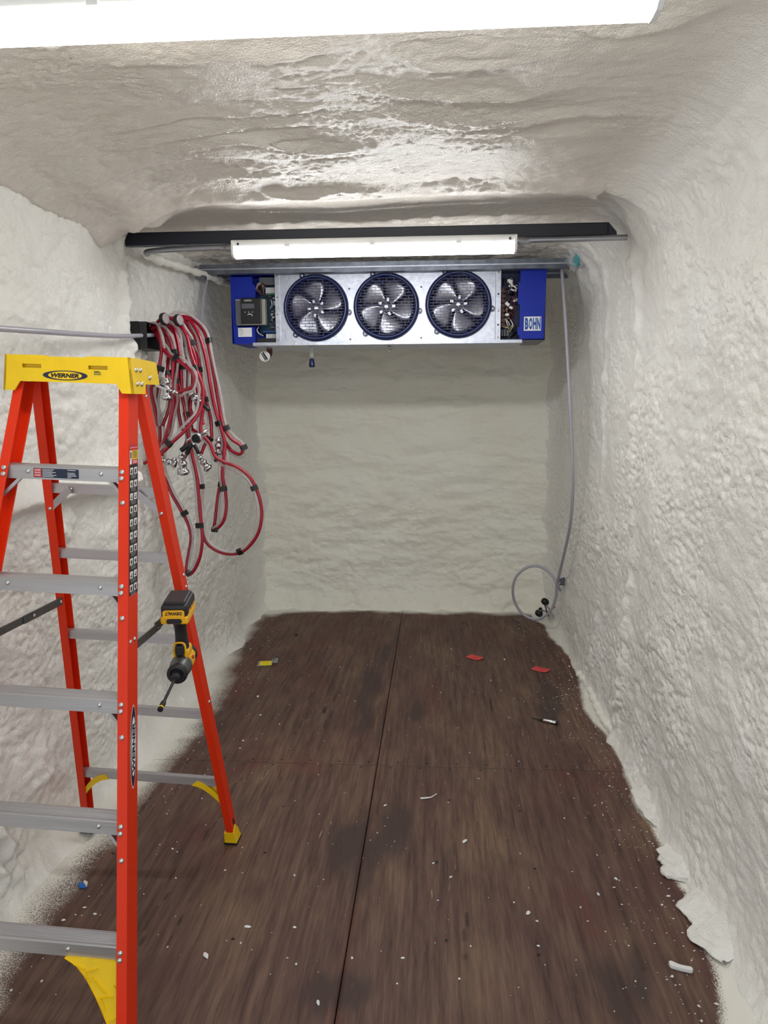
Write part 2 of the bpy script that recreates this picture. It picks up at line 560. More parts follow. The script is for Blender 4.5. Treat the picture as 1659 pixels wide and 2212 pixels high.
# ------------------------------------------------------------------ measured coordinates (metres)
HOSE = {
  'A': [(-1.092, 3.62, 1.933), (-1.06, 3.6, 1.91), (-1.015, 3.56, 1.841), (-0.98, 3.54, 1.799), (-0.916, 3.52, 1.765), (-0.865, 3.5, 1.724), (-0.851, 3.5, 1.683), (-0.869, 3.5, 1.651), (-0.907, 3.5, 1.639), (-0.93, 3.5, 1.632)],
  'B': [(-1.086, 3.66, 1.936), (-1.062, 3.66, 1.969), (-1.015, 3.64, 1.982), (-0.958, 3.62, 1.955), (-0.912, 3.6, 1.896), (-0.884, 3.58, 1.8), (-0.851, 3.56, 1.717), (-0.826, 3.55, 1.639), (-0.839, 3.54, 1.557), (-0.869, 3.52, 1.5), (-0.915, 3.5, 1.447), (-0.965, 3.49, 1.401), (-1.013, 3.5, 1.357), (-1.115, 3.52, 1.301)],
  'C': [(-1.099, 3.72, 1.929), (-1.033, 3.74, 1.985), (-0.965, 3.75, 1.996), (-0.909, 3.75, 1.967), (-0.864, 3.74, 1.911), (-0.84, 3.72, 1.825), (-0.822, 3.72, 1.705), (-0.805, 3.72, 1.577), (-0.781, 3.7, 1.473), (-0.747, 3.7, 1.411), (-0.701, 3.7, 1.378), (-0.688, 3.7, 1.351), (-0.708, 3.7, 1.332), (-0.747, 3.71, 1.35), (-0.777, 3.72, 1.387), (-0.796, 3.74, 1.423)],
  'D': [(-1.093, 3.7, 1.919), (-1.001, 3.72, 1.966), (-0.939, 3.72, 1.977), (-0.883, 3.7, 1.904), (-0.85, 3.69, 1.789), (-0.83, 3.68, 1.662), (-0.812, 3.68, 1.555), (-0.768, 3.67, 1.399), (-0.77, 3.66, 1.335), (-0.778, 3.65, 1.235), (-0.767, 3.65, 1.151), (-0.767, 3.65, 1.068), (-0.786, 3.65, 1.002), (-0.836, 3.66, 0.96), (-0.83, 3.67, 1.008), (-0.814, 3.68, 1.129), (-0.794, 3.69, 1.226), (-0.784, 3.7, 1.314), (-0.801, 3.72, 1.396)],
  'E': [(-1.085, 3.68, 1.917), (-0.997, 3.68, 1.937), (-0.954, 3.68, 1.915), (-0.913, 3.66, 1.822), (-0.881, 3.64, 1.704), (-0.856, 3.64, 1.577), (-0.868, 3.62, 1.451), (-0.828, 3.62, 1.392), (-0.803, 3.62, 1.329), (-0.757, 3.62, 1.299), (-0.694, 3.62, 1.274), (-0.635, 3.62, 1.224), (-0.596, 3.62, 1.137), (-0.585, 3.62, 1.04), (-0.612, 3.62, 0.942), (-0.679, 3.62, 0.867), (-0.751, 3.62, 0.85), (-0.82, 3.62, 0.87), (-0.869, 3.63, 0.911), (-0.888, 3.64, 0.975), (-0.903, 3.66, 1.103), (-0.907, 3.67, 1.195), (-0.926, 3.68, 1.288), (-0.947, 3.7, 1.37)],
  'F': [(-1.087, 3.66, 1.911), (-1.028, 3.64, 1.901), (-1.002, 3.63, 1.829), (-0.973, 3.63, 1.704), (-0.942, 3.62, 1.557), (-0.915, 3.6, 1.376), (-0.892, 3.6, 1.249), (-0.885, 3.6, 1.157), (-0.879, 3.6, 1.019), (-0.876, 3.6, 0.926), (-0.891, 3.6, 0.841), (-0.922, 3.6, 0.775), (-0.955, 3.61, 0.748), (-0.969, 3.62, 0.779), (-0.957, 3.63, 0.849), (-0.942, 3.63, 0.929), (-0.955, 3.63, 1.0), (-0.994, 3.63, 1.079), (-1.024, 3.63, 1.135), (-1.054, 3.63, 1.209), (-1.078, 3.63, 1.292), (-1.075, 3.64, 1.472), (-1.096, 3.65, 1.579), (-1.071, 3.66, 1.706)],
  'G': [(-1.06, 3.6, 1.91), (-1.025, 3.6, 1.926), (-0.99, 3.6, 1.868), (-0.977, 3.59, 1.785), (-0.986, 3.58, 1.661), (-0.984, 3.58, 1.578), (-1.007, 3.57, 1.474), (-1.032, 3.57, 1.403), (-1.035, 3.57, 1.387), (-1.04, 3.57, 1.333)],
  'H': [(-1.071, 3.63, 1.925), (-1.013, 3.63, 1.953), (-0.976, 3.62, 1.857), (-0.969, 3.61, 1.703), (-0.981, 3.6, 1.557), (-1.005, 3.6, 1.452), (-1.029, 3.6, 1.403), (-1.041, 3.6, 1.349)],
  'I': [(-1.074, 3.65, 1.923), (-0.995, 3.65, 1.938), (-0.963, 3.64, 1.821), (-0.954, 3.63, 1.662), (-0.945, 3.63, 1.557), (-0.94, 3.63, 1.472), (-0.942, 3.63, 1.401), (-0.967, 3.63, 1.356)],
  'J': [(-1.092, 3.7, 1.927), (-0.982, 3.7, 1.947), (-0.931, 3.69, 1.832), (-0.917, 3.68, 1.684), (-0.929, 3.66, 1.556), (-0.925, 3.65, 1.471), (-0.89, 3.62, 1.442)],
  'K': [(-1.069, 3.58, 1.925), (-1.04, 3.57, 1.931), (-1.021, 3.56, 1.853), (-1.023, 3.56, 1.801), (-1.037, 3.56, 1.744), (-1.069, 3.57, 1.678), (-1.086, 3.58, 1.641), (-1.082, 3.6, 1.558), (-1.073, 3.61, 1.473)],
  'L': [(-1.103, 3.73, 1.93), (-0.972, 3.74, 1.963), (-0.907, 3.73, 1.868), (-0.889, 3.72, 1.706), (-0.863, 3.71, 1.598), (-0.842, 3.7, 1.512), (-0.837, 3.69, 1.448), (-0.836, 3.68, 1.408), (-0.862, 3.67, 1.385), (-0.884, 3.66, 1.335)],
  'M': [(-1.096, 3.71, 1.928), (-0.989, 3.71, 1.96), (-0.936, 3.7, 1.883), (-0.901, 3.7, 1.782), (-0.899, 3.69, 1.663), (-0.887, 3.66, 1.616)],
  'O': [(-1.075, 3.64, 1.92), (-1.017, 3.65, 1.943), (-0.992, 3.66, 1.889), (-0.979, 3.66, 1.806), (-0.978, 3.66, 1.684), (-0.983, 3.65, 1.557), (-0.966, 3.64, 1.45)],
  'P': [(-1.085, 3.68, 1.921), (-1.003, 3.7, 1.96), (-0.952, 3.7, 1.917), (-0.944, 3.69, 1.79), (-0.948, 3.68, 1.663), (-0.936, 3.67, 1.578), (-0.91, 3.66, 1.492)],
  'Q': [(-1.092, 3.7, 1.925), (-0.974, 3.72, 1.974), (-0.924, 3.72, 1.918), (-0.891, 3.71, 1.782), (-0.882, 3.7, 1.663), (-0.894, 3.69, 1.556), (-0.869, 3.67, 1.479)],
  'R': [(-1.067, 3.62, 1.92), (-1.031, 3.63, 1.941), (-0.996, 3.64, 1.838), (-0.991, 3.65, 1.747), (-1.014, 3.65, 1.642), (-1.025, 3.64, 1.557), (-1.058, 3.63, 1.472)],
  'N': [(-1.064, 3.61, 1.915), (-1.016, 3.61, 1.918), (-1.01, 3.61, 1.787), (-1.004, 3.57, 1.694), (-0.998, 3.54, 1.649)],
}
COUPLER = {'A': (-0.979, 3.49, 1.638), 'B': (-0.879, 3.6, 1.603), 'C': (-0.845, 3.5, 1.425), 'D': (-0.929, 3.52, 1.292), 'E': (-0.857, 3.62, 1.293), 'F': (-0.796, 3.62, 1.37), 'Agrip': (-1.028, 3.48, 1.668)}
TUBE_R = [(0.963, 4.6, 2.338), (0.971, 4.58, 2.22), (0.985, 4.54, 2.01), (1.004, 4.46, 1.619), (1.029, 4.46, 1.279), (1.045, 4.5, 1.061), (1.058, 4.62, 0.851), (1.059, 4.8, 0.646), (1.058, 4.98, 0.456), (1.055, 5.05, 0.371), (1.059, 5.1, 0.269), (1.035, 5.15, 0.165), (0.984, 5.22, 0.089), (0.926, 5.26, 0.07), (0.857, 5.28, 0.103), (0.804, 5.28, 0.186), (0.786, 5.25, 0.293), (0.81, 5.22, 0.389), (0.879, 5.2, 0.452), (0.955, 5.18, 0.461), (1.025, 5.12, 0.424), (1.057, 5.06, 0.368), (1.086, 5.1, 0.317)]
TUBE_L = [(-1.02, 0.3, 1.85), (-1.04, 1.0, 1.835), (-0.981, 1.85, 1.782), (-0.998, 2.05, 1.794), (-1.007, 2.2, 1.802), (-1.012, 2.45, 1.815), (-1.037, 2.8, 1.835), (-1.063, 3.2, 1.861), (-1.073, 3.6, 1.897)]
TUBE_B = [(-1.085, 4.55, 2.281), (-1.093, 4.5, 2.19), (-1.081, 4.4, 2.049), (-1.042, 4.2, 1.955)]
LIP = [(1.05, 2.996), (1.044, 2.877), (1.056, 2.79), (1.065, 2.755), (1.086, 2.712), (1.092, 2.664), (1.087, 2.614), (1.037, 2.579), (1.036, 2.551), (1.025, 2.518), (1.038, 2.481), (1.018, 2.459), (1.009, 2.438), (1.026, 2.421), (1.057, 2.416), (1.093, 2.403), (1.091, 2.374), (1.08, 2.344), (1.048, 2.312), (1.013, 2.281), (1.024, 2.233), (1.04, 2.187), (1.025, 2.17), (1.006, 2.148), (1.009, 2.119), (1.027, 2.085), (1.041, 2.058), (1.066, 2.026)]
SPRAY_R = [(0.955, 5.49), (1.036, 5.354), (1.017, 5.083), (1.091, 4.679), (1.09, 4.414), (1.06, 4.189), (1.025, 3.86), (1.051, 3.66), (1.072, 3.43), (1.071, 3.247), (1.061, 3.042), (1.054, 2.843), (1.075, 2.639), (1.059, 2.472), (1.067, 2.348), (1.052, 2.213), (1.053, 2.055), (1.048, 1.983), (0.994, 1.816), (0.916, 1.567)]
SPRAY_L = [(-1.099, 5.645), (-1.054, 5.035), (-1.056, 4.735), (-1.034, 4.386), (-0.974, 3.945), (-0.948, 3.579), (-0.964, 3.318), (-0.968, 3.089), (-0.986, 2.925), (-0.977, 2.611), (-1.007, 2.376), (-1.026, 2.224), (-1.017, 2.067), (-0.996, 1.93), (-0.964, 1.744), (-0.962, 1.572)]
BEAD = [(1.11, 4.322, 0.02), (1.123, 4.176, 0.02), (1.124, 4.005, 0.02), (1.117, 3.817, 0.02), (1.115, 3.673, 0.02), (1.129, 3.566, 0.02), (1.132, 3.439, 0.02)]
FLOORPOS = {'red1': (0.5, 4.623), 'red2': (0.879, 4.427), 'yel': (-0.772, 4.448), 'pen': (0.818, 3.686), 'chip': (0.947, 2.003), 'blue': (-0.909, 2.267), 'curl': (0.232, 2.905), 'chipL': (-1.105, 3.796), 'drop': (-0.699, 5.031)}
CRUMBS = [(-0.708, 3.926), (-0.636, 3.682), (-0.798, 4.302), (-0.942, 4.722), (-1.116, 5.491), (-0.941, 5.377), (-0.814, 5.658), (-0.854, 3.353), (-0.946, 3.429), (-1.026, 3.477), (-1.005, 3.571), (-0.652, 3.384), (0.885, 2.885), (0.785, 2.327), (0.81, 1.951), (0.831, 1.927), (0.86, 2.412), (0.844, 2.366), (0.919, 2.615), (1.021, 2.37), (1.009, 2.331), (0.975, 2.285), (0.911, 2.163), (0.916, 1.975), (-0.403, 1.975), (-0.316, 2.034), (-0.435, 2.519), (-0.136, 1.958), (-0.305, 2.852), (-0.683, 2.495), (-0.614, 2.329), (0.021, 2.592), (0.364, 2.603), (0.267, 2.266), (0.363, 2.062), (0.561, 2.074), (0.727, 2.194), (0.251, 2.464), (0.31, 2.389), (0.326, 1.93), (-0.052, 1.821), (-0.217, 2.368), (-0.169, 2.11), (0.02, 1.992), (0.155, 1.902), (0.059, 2.837), (0.439, 3.077), (0.823, 3.14), (0.678, 4.598), (0.354, 4.786), (0.391, 4.499), (0.626, 3.721), (-0.173, 3.89), (0.02, 4.608), (-0.072, 5.418), (0.569, 4.236), (1.054, 4.492), (-1.002, 2.122), (-0.806, 2.134), (-0.891, 2.1), (-0.994, 2.351), (-0.83, 1.851), (-0.896, 1.813), (0.571, 2.184), (0.548, 2.219), (0.509, 2.269), (0.716, 2.258), (0.166, 2.001), (0.624, 3.244), (0.986, 3.149), (-0.269, 3.405), (-0.46, 2.382), (-0.312, 2.104)]
STAINS = [(-0.107, 3.982, 0.055, 0.489), (-0.072, 4.705, 0.038, 0.253), (-0.025, 2.57, 0.116, 0.261), (0.101, 2.686, 0.069, 0.189), (0.862, 3.938, 0.072, 0.316), (0.159, 3.736, 0.029, 0.204), (0.769, 1.909, 0.087, 0.149), (-0.839, 3.533, 0.05, 0.107), (-0.005, 1.871, 0.088, 0.083)]
REDS = [(-0.499, 4.877, 0.211, 0.763), (0.943, 3.052, 0.248, 0.235), (0.227, 4.035, 0.063, 0.335), (0.71, 2.266, 0.088, 0.137), (-0.901, 4.361, 0.165, 0.472), (1.083, 4.869, 0.149, 0.379), (-0.449, 3.215, 0.332, 0.178), (-1.022, 5.324, 0.201, 0.232), (-0.584, 2.614, 0.137, 0.183)]

# ================================================================== the setting
# ---- floor: six plywood sheets over a dark gap
def attr_float(me, name, arr):
    a = me.attributes.new(name, 'FLOAT', 'POINT')
    a.data.foreach_set('value', arr.reshape(-1).astype(np.float32))

def floor_attrs(me, X, Y):
    xr = np.interp(Y, [p[1] for p in SPRAY_R[::-1]], [p[0] for p in SPRAY_R[::-1]])
    xl = np.interp(Y, [p[1] for p in SPRAY_L[::-1]], [p[0] for p in SPRAY_L[::-1]])
    wob = 0.035 * fbm(X * 5, Y * 5, 3)
    soft_r = 0.02 + 0.02 * (perlin(Y * 1.3, Y * 0 + 3, 5) + 0.5).clip(0, 1)
    soft_l = 0.18 + 0.08 * perlin(Y * 1.1, Y * 0 + 8, 6)
    spr = 0.5 + (X + wob * 0.4 - xr) / soft_r
    spl = 0.55 + (xl + wob - X) / soft_l
    yb = 5.63 + 0.06 * perlin(X * 1.5, X * 0, 9) - 0.12 * np.exp(-((X + 1.0) / 0.15) ** 2)
    spb = 0.5 + (Y + wob - yb) / 0.12
    spray = np.maximum(np.maximum(np.clip(spr, 0, 1.4), np.clip(spl, 0, 1.4)), np.clip(spb, 0, 1.1))
    # fine dust reaching further in
    dust = 0.22 * np.exp(-np.clip(X - xl, 0, 9) / 0.12) + 0.12 * np.exp(-np.clip(xr - X, 0, 9) / 0.06)
    attr_float(me, 'spray', np.clip(spray, 0, 1.2) + dust)
    st = np.zeros_like(X)
    for (cx, cy, a, b) in STAINS:
        d = np.sqrt(((X - cx) / a) ** 2 + ((Y - cy) / b) ** 2) + 0.55 * fbm(X * 16, Y * 2.5, 21) + 0.25 * perlin(X * 4, Y * 3, 22)
        st = np.maximum(st, sstep(1.15, 0.55, d) * 0.9)
    attr_float(me, 'stain', st)
    rd = np.zeros_like(X)
    for (cx, cy, a, b) in REDS:
        d = np.sqrt(((X - cx) / a) ** 2 + ((Y - cy) / b) ** 2) + 0.7 * fbm(X * 9, Y * 2.2, 31)
        rd = np.maximum(rd, sstep(1.7, 0.2, d))
    rd = np.maximum(rd, 0.7 * sstep(4.2, 5.5, Y + 0.3 * perlin(X * 2, Y * 2, 40)))
    rd = np.maximum(rd, 0.8 * np.exp(-((X - 0.006) / 0.02) ** 2) * (perlin(Y * 3, X * 0, 44) > -0.1))
    rd = np.maximum(rd, 0.4 * sstep(0.80, 1.0, np.abs(X)))
    attr_float(me, 'red', rd)
    cxl = 0.845 + 0.012 * perlin(Y * 4, Y * 0, 50) + 0.006 * perlin(Y * 17, Y * 0, 51)
    ck = np.clip(1 - np.abs(X - cxl) / 0.009, 0, 1) * (perlin(Y * 3.5, Y * 0, 52) > -0.05)
    for x0, y0, y1, sl in ((-0.62, 2.0, 3.1, 0.05), (-0.55, 4.0, 4.8, 0.12), (-0.42, 3.4, 4.5, 0.02), (-0.30, 3.5, 4.2, 0.05), (0.35, 2.0, 2.3, 0.03)):
        xc = x0 + sl * (Y - y0) + 0.02 * perlin(Y * 5, Y * 0 + x0, 60)
        ck = np.maximum(ck, (np.abs(X - xc) < 0.004 + 0.004 * perlin(Y * 9, Y * 0, 61)) * (Y > y0) * (Y < y1) * (perlin(Y * 4, X * 0, 62) > -0.1))
    attr_float(me, 'crack', ck.astype(float) * 0.6)

fl = MB()
fl.box((-1.30, -0.5, -0.06), (1.30, 6.0, -0.022))
FLOOR = struct(fl.build('floor', 'subfloor'), 'dark reddish brown worn plywood floor with white foam overspray')
GAP = 0.0022
for (x0, x1) in ((-1.28, 0.0), (0.0, 1.28)):
    for (y0, y1) in ((-0.5, 0.74), (0.74, 3.179), (3.179, 5.98)):
        nx, ny = int((x1 - x0) / 0.011), int((y1 - y0) / 0.013)
        xs = np.linspace(x0 + GAP, x1 - GAP, nx)
        ys = np.linspace(y0 + GAP, y1 - GAP, ny)
        X, Y = np.meshgrid(xs, ys, indexing='ij')
        Z = 0.0008 * fbm(X * 3, Y * 1.5, 12) - 0.0008
        P = np.stack([X, Y, Z], -1)
        me = grid_mesh('floor_panel', X, Y, P, False)
        floor_attrs(me, X, Y)
        # side skirts so that the joints have depth
        o = obj('floor_panel', me, 'floor', FLOOR)
        so = o.modifiers.new('thickness', 'SOLIDIFY')
        so.thickness = 0.022
        so.offset = -1
scr = MB()
scr.lathe([(0.0055, 0), (0.0055, 0.0006), (0.003, 0.0007), (0.003, 0.0001)], (0, 0, 0), (0, 0, 1), 10)
_s0 = scr.build('floor_screw', 'black', FLOOR)
_sp = []
for x in np.arange(-0.85, 1.0, 0.13):
    _sp += [(x, 3.155), (x + 0.03, 3.205)]
for x in (-0.9, -0.3, 0.3, 0.55):
    for y in (2.05, 2.5, 2.85):
        _sp.append((x + random.uniform(-.05, .05), y + random.uniform(-.05, .05)))
for i, (x, y) in enumerate(_sp):
    o = _s0 if i == 0 else _s0.copy()
    if i:
        COL.objects.link(o)
    o.parent = FLOOR
    o.location = (x, y, -0.0004)

# ---- foam walls and ceiling
WXL, WXR, WYB, CZ = 1.145, 1.13, 5.80, 2.43

def lumps(a, b, s, cell, amp):
    w = worley(a / cell, b / cell, s)
    return amp * np.clip(1 - w * w * 1.6, -0.2, 1)

ys = np.concatenate([np.arange(-0.5, 1.7, 0.03), np.arange(1.7, 3.6, 0.006), np.arange(3.6, 6.0, 0.0095)])
zs = np.arange(-0.02, 2.56, 0.0072)
Y, Z = np.meshgrid(ys, zs, indexing='ij')

def pebble(a, b, s, cell, amp, skew=0.6, stretch=1.0):
    """small rounded foam beads with creases between, warped and slanted"""
    wa = a + 0.010 * perlin(a * 30, b * 30, s + 5) + skew * b * 0.35
    wb = b + 0.010 * perlin(a * 30 + 9, b * 30, s + 6)
    w = worley(wa / (cell * stretch), wb / cell, s)
    return amp * np.clip(1 - 1.5 * w * w, -0.35, 1)

def ridge(t, w):
    return np.exp(-(t / w) ** 2)

# left wall
d = 0.018 * fbm(Y * 1.3, Z * 1.3, 100) + 0.010 * perlin(Y * 2.5, Z * 3, 101) + 0.006 * fbm(Y * 7 + Z * 3, Z * 12, 102, 3)
m1 = sstep(-0.1, 0.5, fbm(Y * 1.7, Z * 1.7, 103))
d += m1 * lumps(Y * 0.6, Z, 104, 0.042, 0.007)
d += pebble(Y, Z, 170, 0.017, 0.0068, 0.5, 1.9) * (0.45 + 0.8 * sstep(-0.4, 0.5, fbm(Y * 2.2, Z * 2.2, 171)))
t = Z - 1.245 + 0.01 * perlin(Y * 3, Y * 0, 105)
led = np.where(t > 0, np.exp(-(t / 0.05) ** 2), np.exp(-(t / 0.02) ** 2))
d += 0.065 * led * sstep(3.5, 3.2, Y)
d += 0.075 * np.exp(-np.clip(Z, 0, 9) / 0.05) * (0.8 + 0.5 * perlin(Y * 3, Y * 0, 106))
d += 0.05 * np.exp(-np.clip(Z, 0, 9) / 0.16) * (0.6 + 0.6 * perlin(Y * 2, Y * 0 + 4, 107)).clip(0, 2)
for (yy, zz, r, h) in ((2.72, 1.12, 0.05, 0.05), (2.78, 1.06, 0.04, 0.04), (2.85, 1.14, 0.035, 0.03), (2.95, 1.27, 0.07, 0.05), (3.15, 1.30, 0.08, 0.05), (3.3, 1.33, 0.06, 0.05),
                       (3.3, 1.24, 0.07, 0.05), (2.05, 0.25, 0.16, 0.07), (2.2, 0.12, 0.1, 0.05), (2.45, 0.3, 0.12, 0.03), (3.45, 1.80, 0.10, 0.03), (3.6, 1.82, 0.09, 0.03)):
    d += h * np.exp(-((Y - yy) ** 2 + (Z - zz) ** 2) / r ** 2) * (0.8 + 0.5 * perlin(Y * 22, Z * 22, 108))
d += 0.03 * ridge(Y - 3.44 - 0.02 * perlin(Z * 6, Z * 0, 109), 0.05) * sstep(1.6, 2.1, Z) * (0.7 + perlin(Y * 15, Z * 15, 110))
d += 0.10 * np.exp(-np.clip(WYB - Y, 0, 9) / 0.09)
d += 0.035 * np.exp(-np.clip(2.36 - Z, 0, 9) / 0.04) * sstep(3.6, 3.4, Y)
P = np.stack([-WXL + d, Y, Z], -1)
_wl = struct(obj('wall_left', grid_mesh('wall_left', Y, Z, P, False), 'foam_wall'), 'pale cream spray foam left wall')

# right wall and ceiling: one continuous sheet, rounded into each other, split halfway up the cove
def right_relief(Y, Z):
    d = 0.020 * fbm(Y * 1.2, Z * 1.2, 120) + 0.010 * perlin(Y * 2.5, Z * 3, 121) + 0.005 * fbm(Y * 6 - Z * 3, Z * 12, 122, 3)
    m1 = sstep(-0.2, 0.5, fbm(Y * 1.5, Z * 1.5, 123))
    d += m1 * lumps(Y * 0.55, Z, 124, 0.036, 0.006)
    d += pebble(Y, Z, 172, 0.016, 0.0075, -1.0, 2.2) * (0.4 + 0.9 * sstep(-0.4, 0.5, fbm(Y * 2.0, Z * 2.0, 173)))
    d += 0.030 * np.exp(-np.clip(Z, 0, 9) / 0.045) * (0.9 + 0.6 * perlin(Y * 3, Y * 0, 126))
    d += 0.030 * np.exp(-np.clip(Z, 0, 9) / 0.2) * (0.6 + 0.6 * perlin(Y * 2, Y * 0 + 4, 127)).clip(0, 2)
    st = ridge(Y - 3.47 - 0.03 * perlin(Z * 4, Z * 0, 128), 0.045)
    d += 0.022 * st * (0.8 + 0.9 * perlin(Y * 14, Z * 14, 129))
    d += 0.05 * sstep(1.9, 2.2, Z) * ridge(Y - 3.42, 0.12) * (0.8 + 0.5 * perlin(Y * 9, Z * 9, 130))
    d += 0.012 * ridge(Y - 4.1 - 0.03 * perlin(Z * 3, Z * 0, 131), 0.04) * (0.8 + 0.9 * perlin(Y * 14, Z * 14, 132))
    d += 0.11 * np.exp(-np.clip(WYB - Y, 0, 9) / 0.10)
    d += 0.05 * sstep(2.05, 2.3, Z) * sstep(3.9, 4.3, Y) * (0.7 + 0.8 * perlin(Y * 6, Z * 6, 133))
    return d

def ceiling_relief(X, Y):
    base = np.interp(Y, [-0.5, 1.4, 2.4, 3.0, 3.30, 6.0], [CZ, CZ, 2.435, 2.425, 2.415, 2.43])
    lipy = 3.20 + 0.03 * perlin(X * 2.2, X * 0, 150) + 0.012 * perlin(X * 9, X * 0, 151)
    step_ = 0.03 * sstep(lipy - 0.12, lipy - 0.01, Y) * (1 - sstep(lipy, lipy + 0.03, Y))
    h = 0.018 * fbm(X * 0.9, Y * 1.6, 152)
    rp_ = Y / 0.21 + 0.75 * fbm(X * 1.3, Y * 1.2, 190, 3)
    rs_ = rp_ - np.floor(rp_)
    crest = np.where(rs_ < 0.75, (rs_ / 0.75) ** 2.2, ((1 - rs_) / 0.25) ** 1.3)
    h += 0.026 * crest * sstep(-0.25, 0.35, perlin(X * 1.1, Y * 2.2 + 4, 191)) * sstep(1.15, 0.55, np.abs(X)) * sstep(3.25, 3.05, Y)
    ph = Y / 0.27 + 0.55 * fbm(X * 1.1, Y * 1.3, 153, 3)
    saw = ph - np.floor(ph)
    edge = np.where(saw < 0.88, saw / 0.88, (1 - saw) / 0.12)
    amp = 0.006 * sstep(-0.35, 0.35, perlin(X * 1.6, Y * 2.0, 154)) * sstep(1.25, 0.6, np.abs(X)) * sstep(3.3, 3.1, Y)
    ph2 = Y / 0.115 + 0.8 * fbm(X * 1.6, Y * 1.8, 155, 3)
    saw2 = ph2 - np.floor(ph2)
    edge2 = np.where(saw2 < 0.82, saw2 / 0.82, (1 - saw2) / 0.18)
    amp2 = 0.013 * sstep(-0.1, 0.4, perlin(X * 1.9, Y * 2.6, 156)) * sstep(1.0, 0.5, np.abs(X + 0.1)) * sstep(3.4, 3.1, Y)
    h += amp * edge + amp2 * edge2 + 0.003 * fbm(X * 15, Y * 18, 157, 3)
    m1 = np.maximum(sstep(0.0, 0.5, fbm(X * 1.3, Y * 1.7, 158)), sstep(0.55, 0.9, -X))
    h += m1 * lumps(X, Y * 1.2, 159, 0.04, 0.005)
    fr_ = sstep(3.55, 3.15, Y)
    h += (0.15 * np.exp(-np.clip(X + WXL - 0.02, 0, 9) / 0.16)) * (0.15 + 0.85 * fr_) + 0
    h += pebble(X * 0.8, Y, 176, 0.015, 0.0042, 0.1) * (0.4 + 0.8 * sstep(-0.3, 0.5, fbm(X * 2, Y * 2.6, 177)))
    h += 0.03 * ridge(X + 0.95 - 0.03 * perlin(Y * 3, Y * 0, 160), 0.09) * sstep(2.0, 3.0, Y) * sstep(3.5, 3.3, Y)
    h += 0.04 * sstep(0.7, 1.0, np.abs(X)) * (X < 0.9) * ridge(Y - 3.3, 0.12) * (0.8 + 0.6 * perlin(X * 12, Y * 12, 161))
    h += 0.012 * sstep(3.5, 3.7, Y) * (fbm(X * 5, Y * 5, 162) + 0.3) + sstep(3.5, 3.6, Y) * lumps(X, Y, 163, 0.06, 0.010)
    return base, step_ + h

RC = 0.27
ys = np.concatenate([np.arange(-0.5, 1.35, 0.03), np.arange(1.35, 3.6, 0.006), np.arange(3.6, 6.0, 0.0105)])
zw = np.arange(-0.02, CZ - RC, 0.0072)
an = np.linspace(0, math.pi / 2, 46)[1:-1]
xc = np.arange(WXR - RC, -1.3, -0.008)
nw, na, nc = len(zw), len(an), len(xc)
ang = np.concatenate([np.zeros(nw), an, np.full(nc, math.pi / 2)])
arc = np.concatenate([zw - (CZ - RC), an * RC, math.pi / 2 * RC + (xc[0] - xc)])       # length along the section from the start of the cove
px_ = np.concatenate([np.full(nw, WXR), WXR - RC + RC * np.cos(an), xc])
pz_ = np.concatenate([zw, CZ - RC + RC * np.sin(an), np.full(nc, CZ)])
A_, Y = np.meshgrid(ang, ys, indexing='ij')
S_ = np.repeat(arc[:, None], len(ys), 1)
wgt = sstep(0.15, 1.35, A_)
dR = right_relief(Y, CZ - RC + S_)
base, hC = ceiling_relief(WXR - RC + math.pi / 2 * RC - S_, Y)
disp = dR * (1 - wgt) + hC * wgt
P = np.stack([px_[:, None] - np.cos(A_) * disp, Y, pz_[:, None] - np.sin(A_) * disp + (base - CZ) * np.sin(A_)], -1)
cut = nw + na // 2
_wr = struct(obj('wall_right', grid_mesh('wall_right', A_[:cut + 1], Y[:cut + 1], P[:cut + 1], False), 'foam_wall'), 'pale cream spray foam right wall')
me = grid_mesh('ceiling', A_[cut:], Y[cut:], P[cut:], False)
attr_float(me, 'shade_fade', sstep(0.20, 0.0, S_[cut:] - RC * math.pi / 4))  # painted ceiling shade fades out towards the right wall
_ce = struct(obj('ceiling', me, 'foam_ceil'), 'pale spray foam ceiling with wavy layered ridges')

# back wall
xs = np.arange(-1.3, 1.3, 0.0095)
X, Z = np.meshgrid(xs, zs, indexing='ij')
d = pebble(X, Z * 1.4, 174, 0.026, 0.0048, 0.2) * (0.3 + 0.9 * sstep(0.0, 0.5, fbm(X * 1.6, Z * 2.4, 175))) + 0.022 * fbm(X * 1.0, Z * 1.6, 140) + 0.018 * perlin(X * 2.2, Z * 7, 141) + 0.010 * fbm(X * 7, Z * 14, 142, 3)
d += sstep(1.1, 0.3, Z) * sstep(-0.2, 0.4, fbm(X * 2.2, Z * 2.2, 178)) * lumps(X + 0.02 * perlin(X * 9, Z * 9, 180), Z, 143, 0.05, 0.011)
d += 0.05 * sstep(0.13, 0.03, Z - 0.05 * perlin(X * 3.1, X * 0, 179)) * lumps(X, Z, 181, 0.13, 0.8)
d += 0.07 * np.exp(-np.clip(Z, 0, 9) / 0.05) * (0.8 + 0.5 * perlin(X * 4, X * 0, 144))
d += 0.05 * np.exp(-np.clip(Z, 0, 9) / 0.16) * (0.7 + 0.6 * fbm(X * 4, Z * 6, 145))
d += 0.10 * np.exp(-np.clip(X + WXL, 0, 9) / 0.09) + 0.10 * np.exp(-np.clip(WXR - X, 0, 9) / 0.10)
P = np.stack([X, WYB - d, Z], -1)
_wb = struct(obj('wall_back', grid_mesh('wall_back', X, Z, P, False), 'foam_back'), 'pale yellowish spray foam end wall')

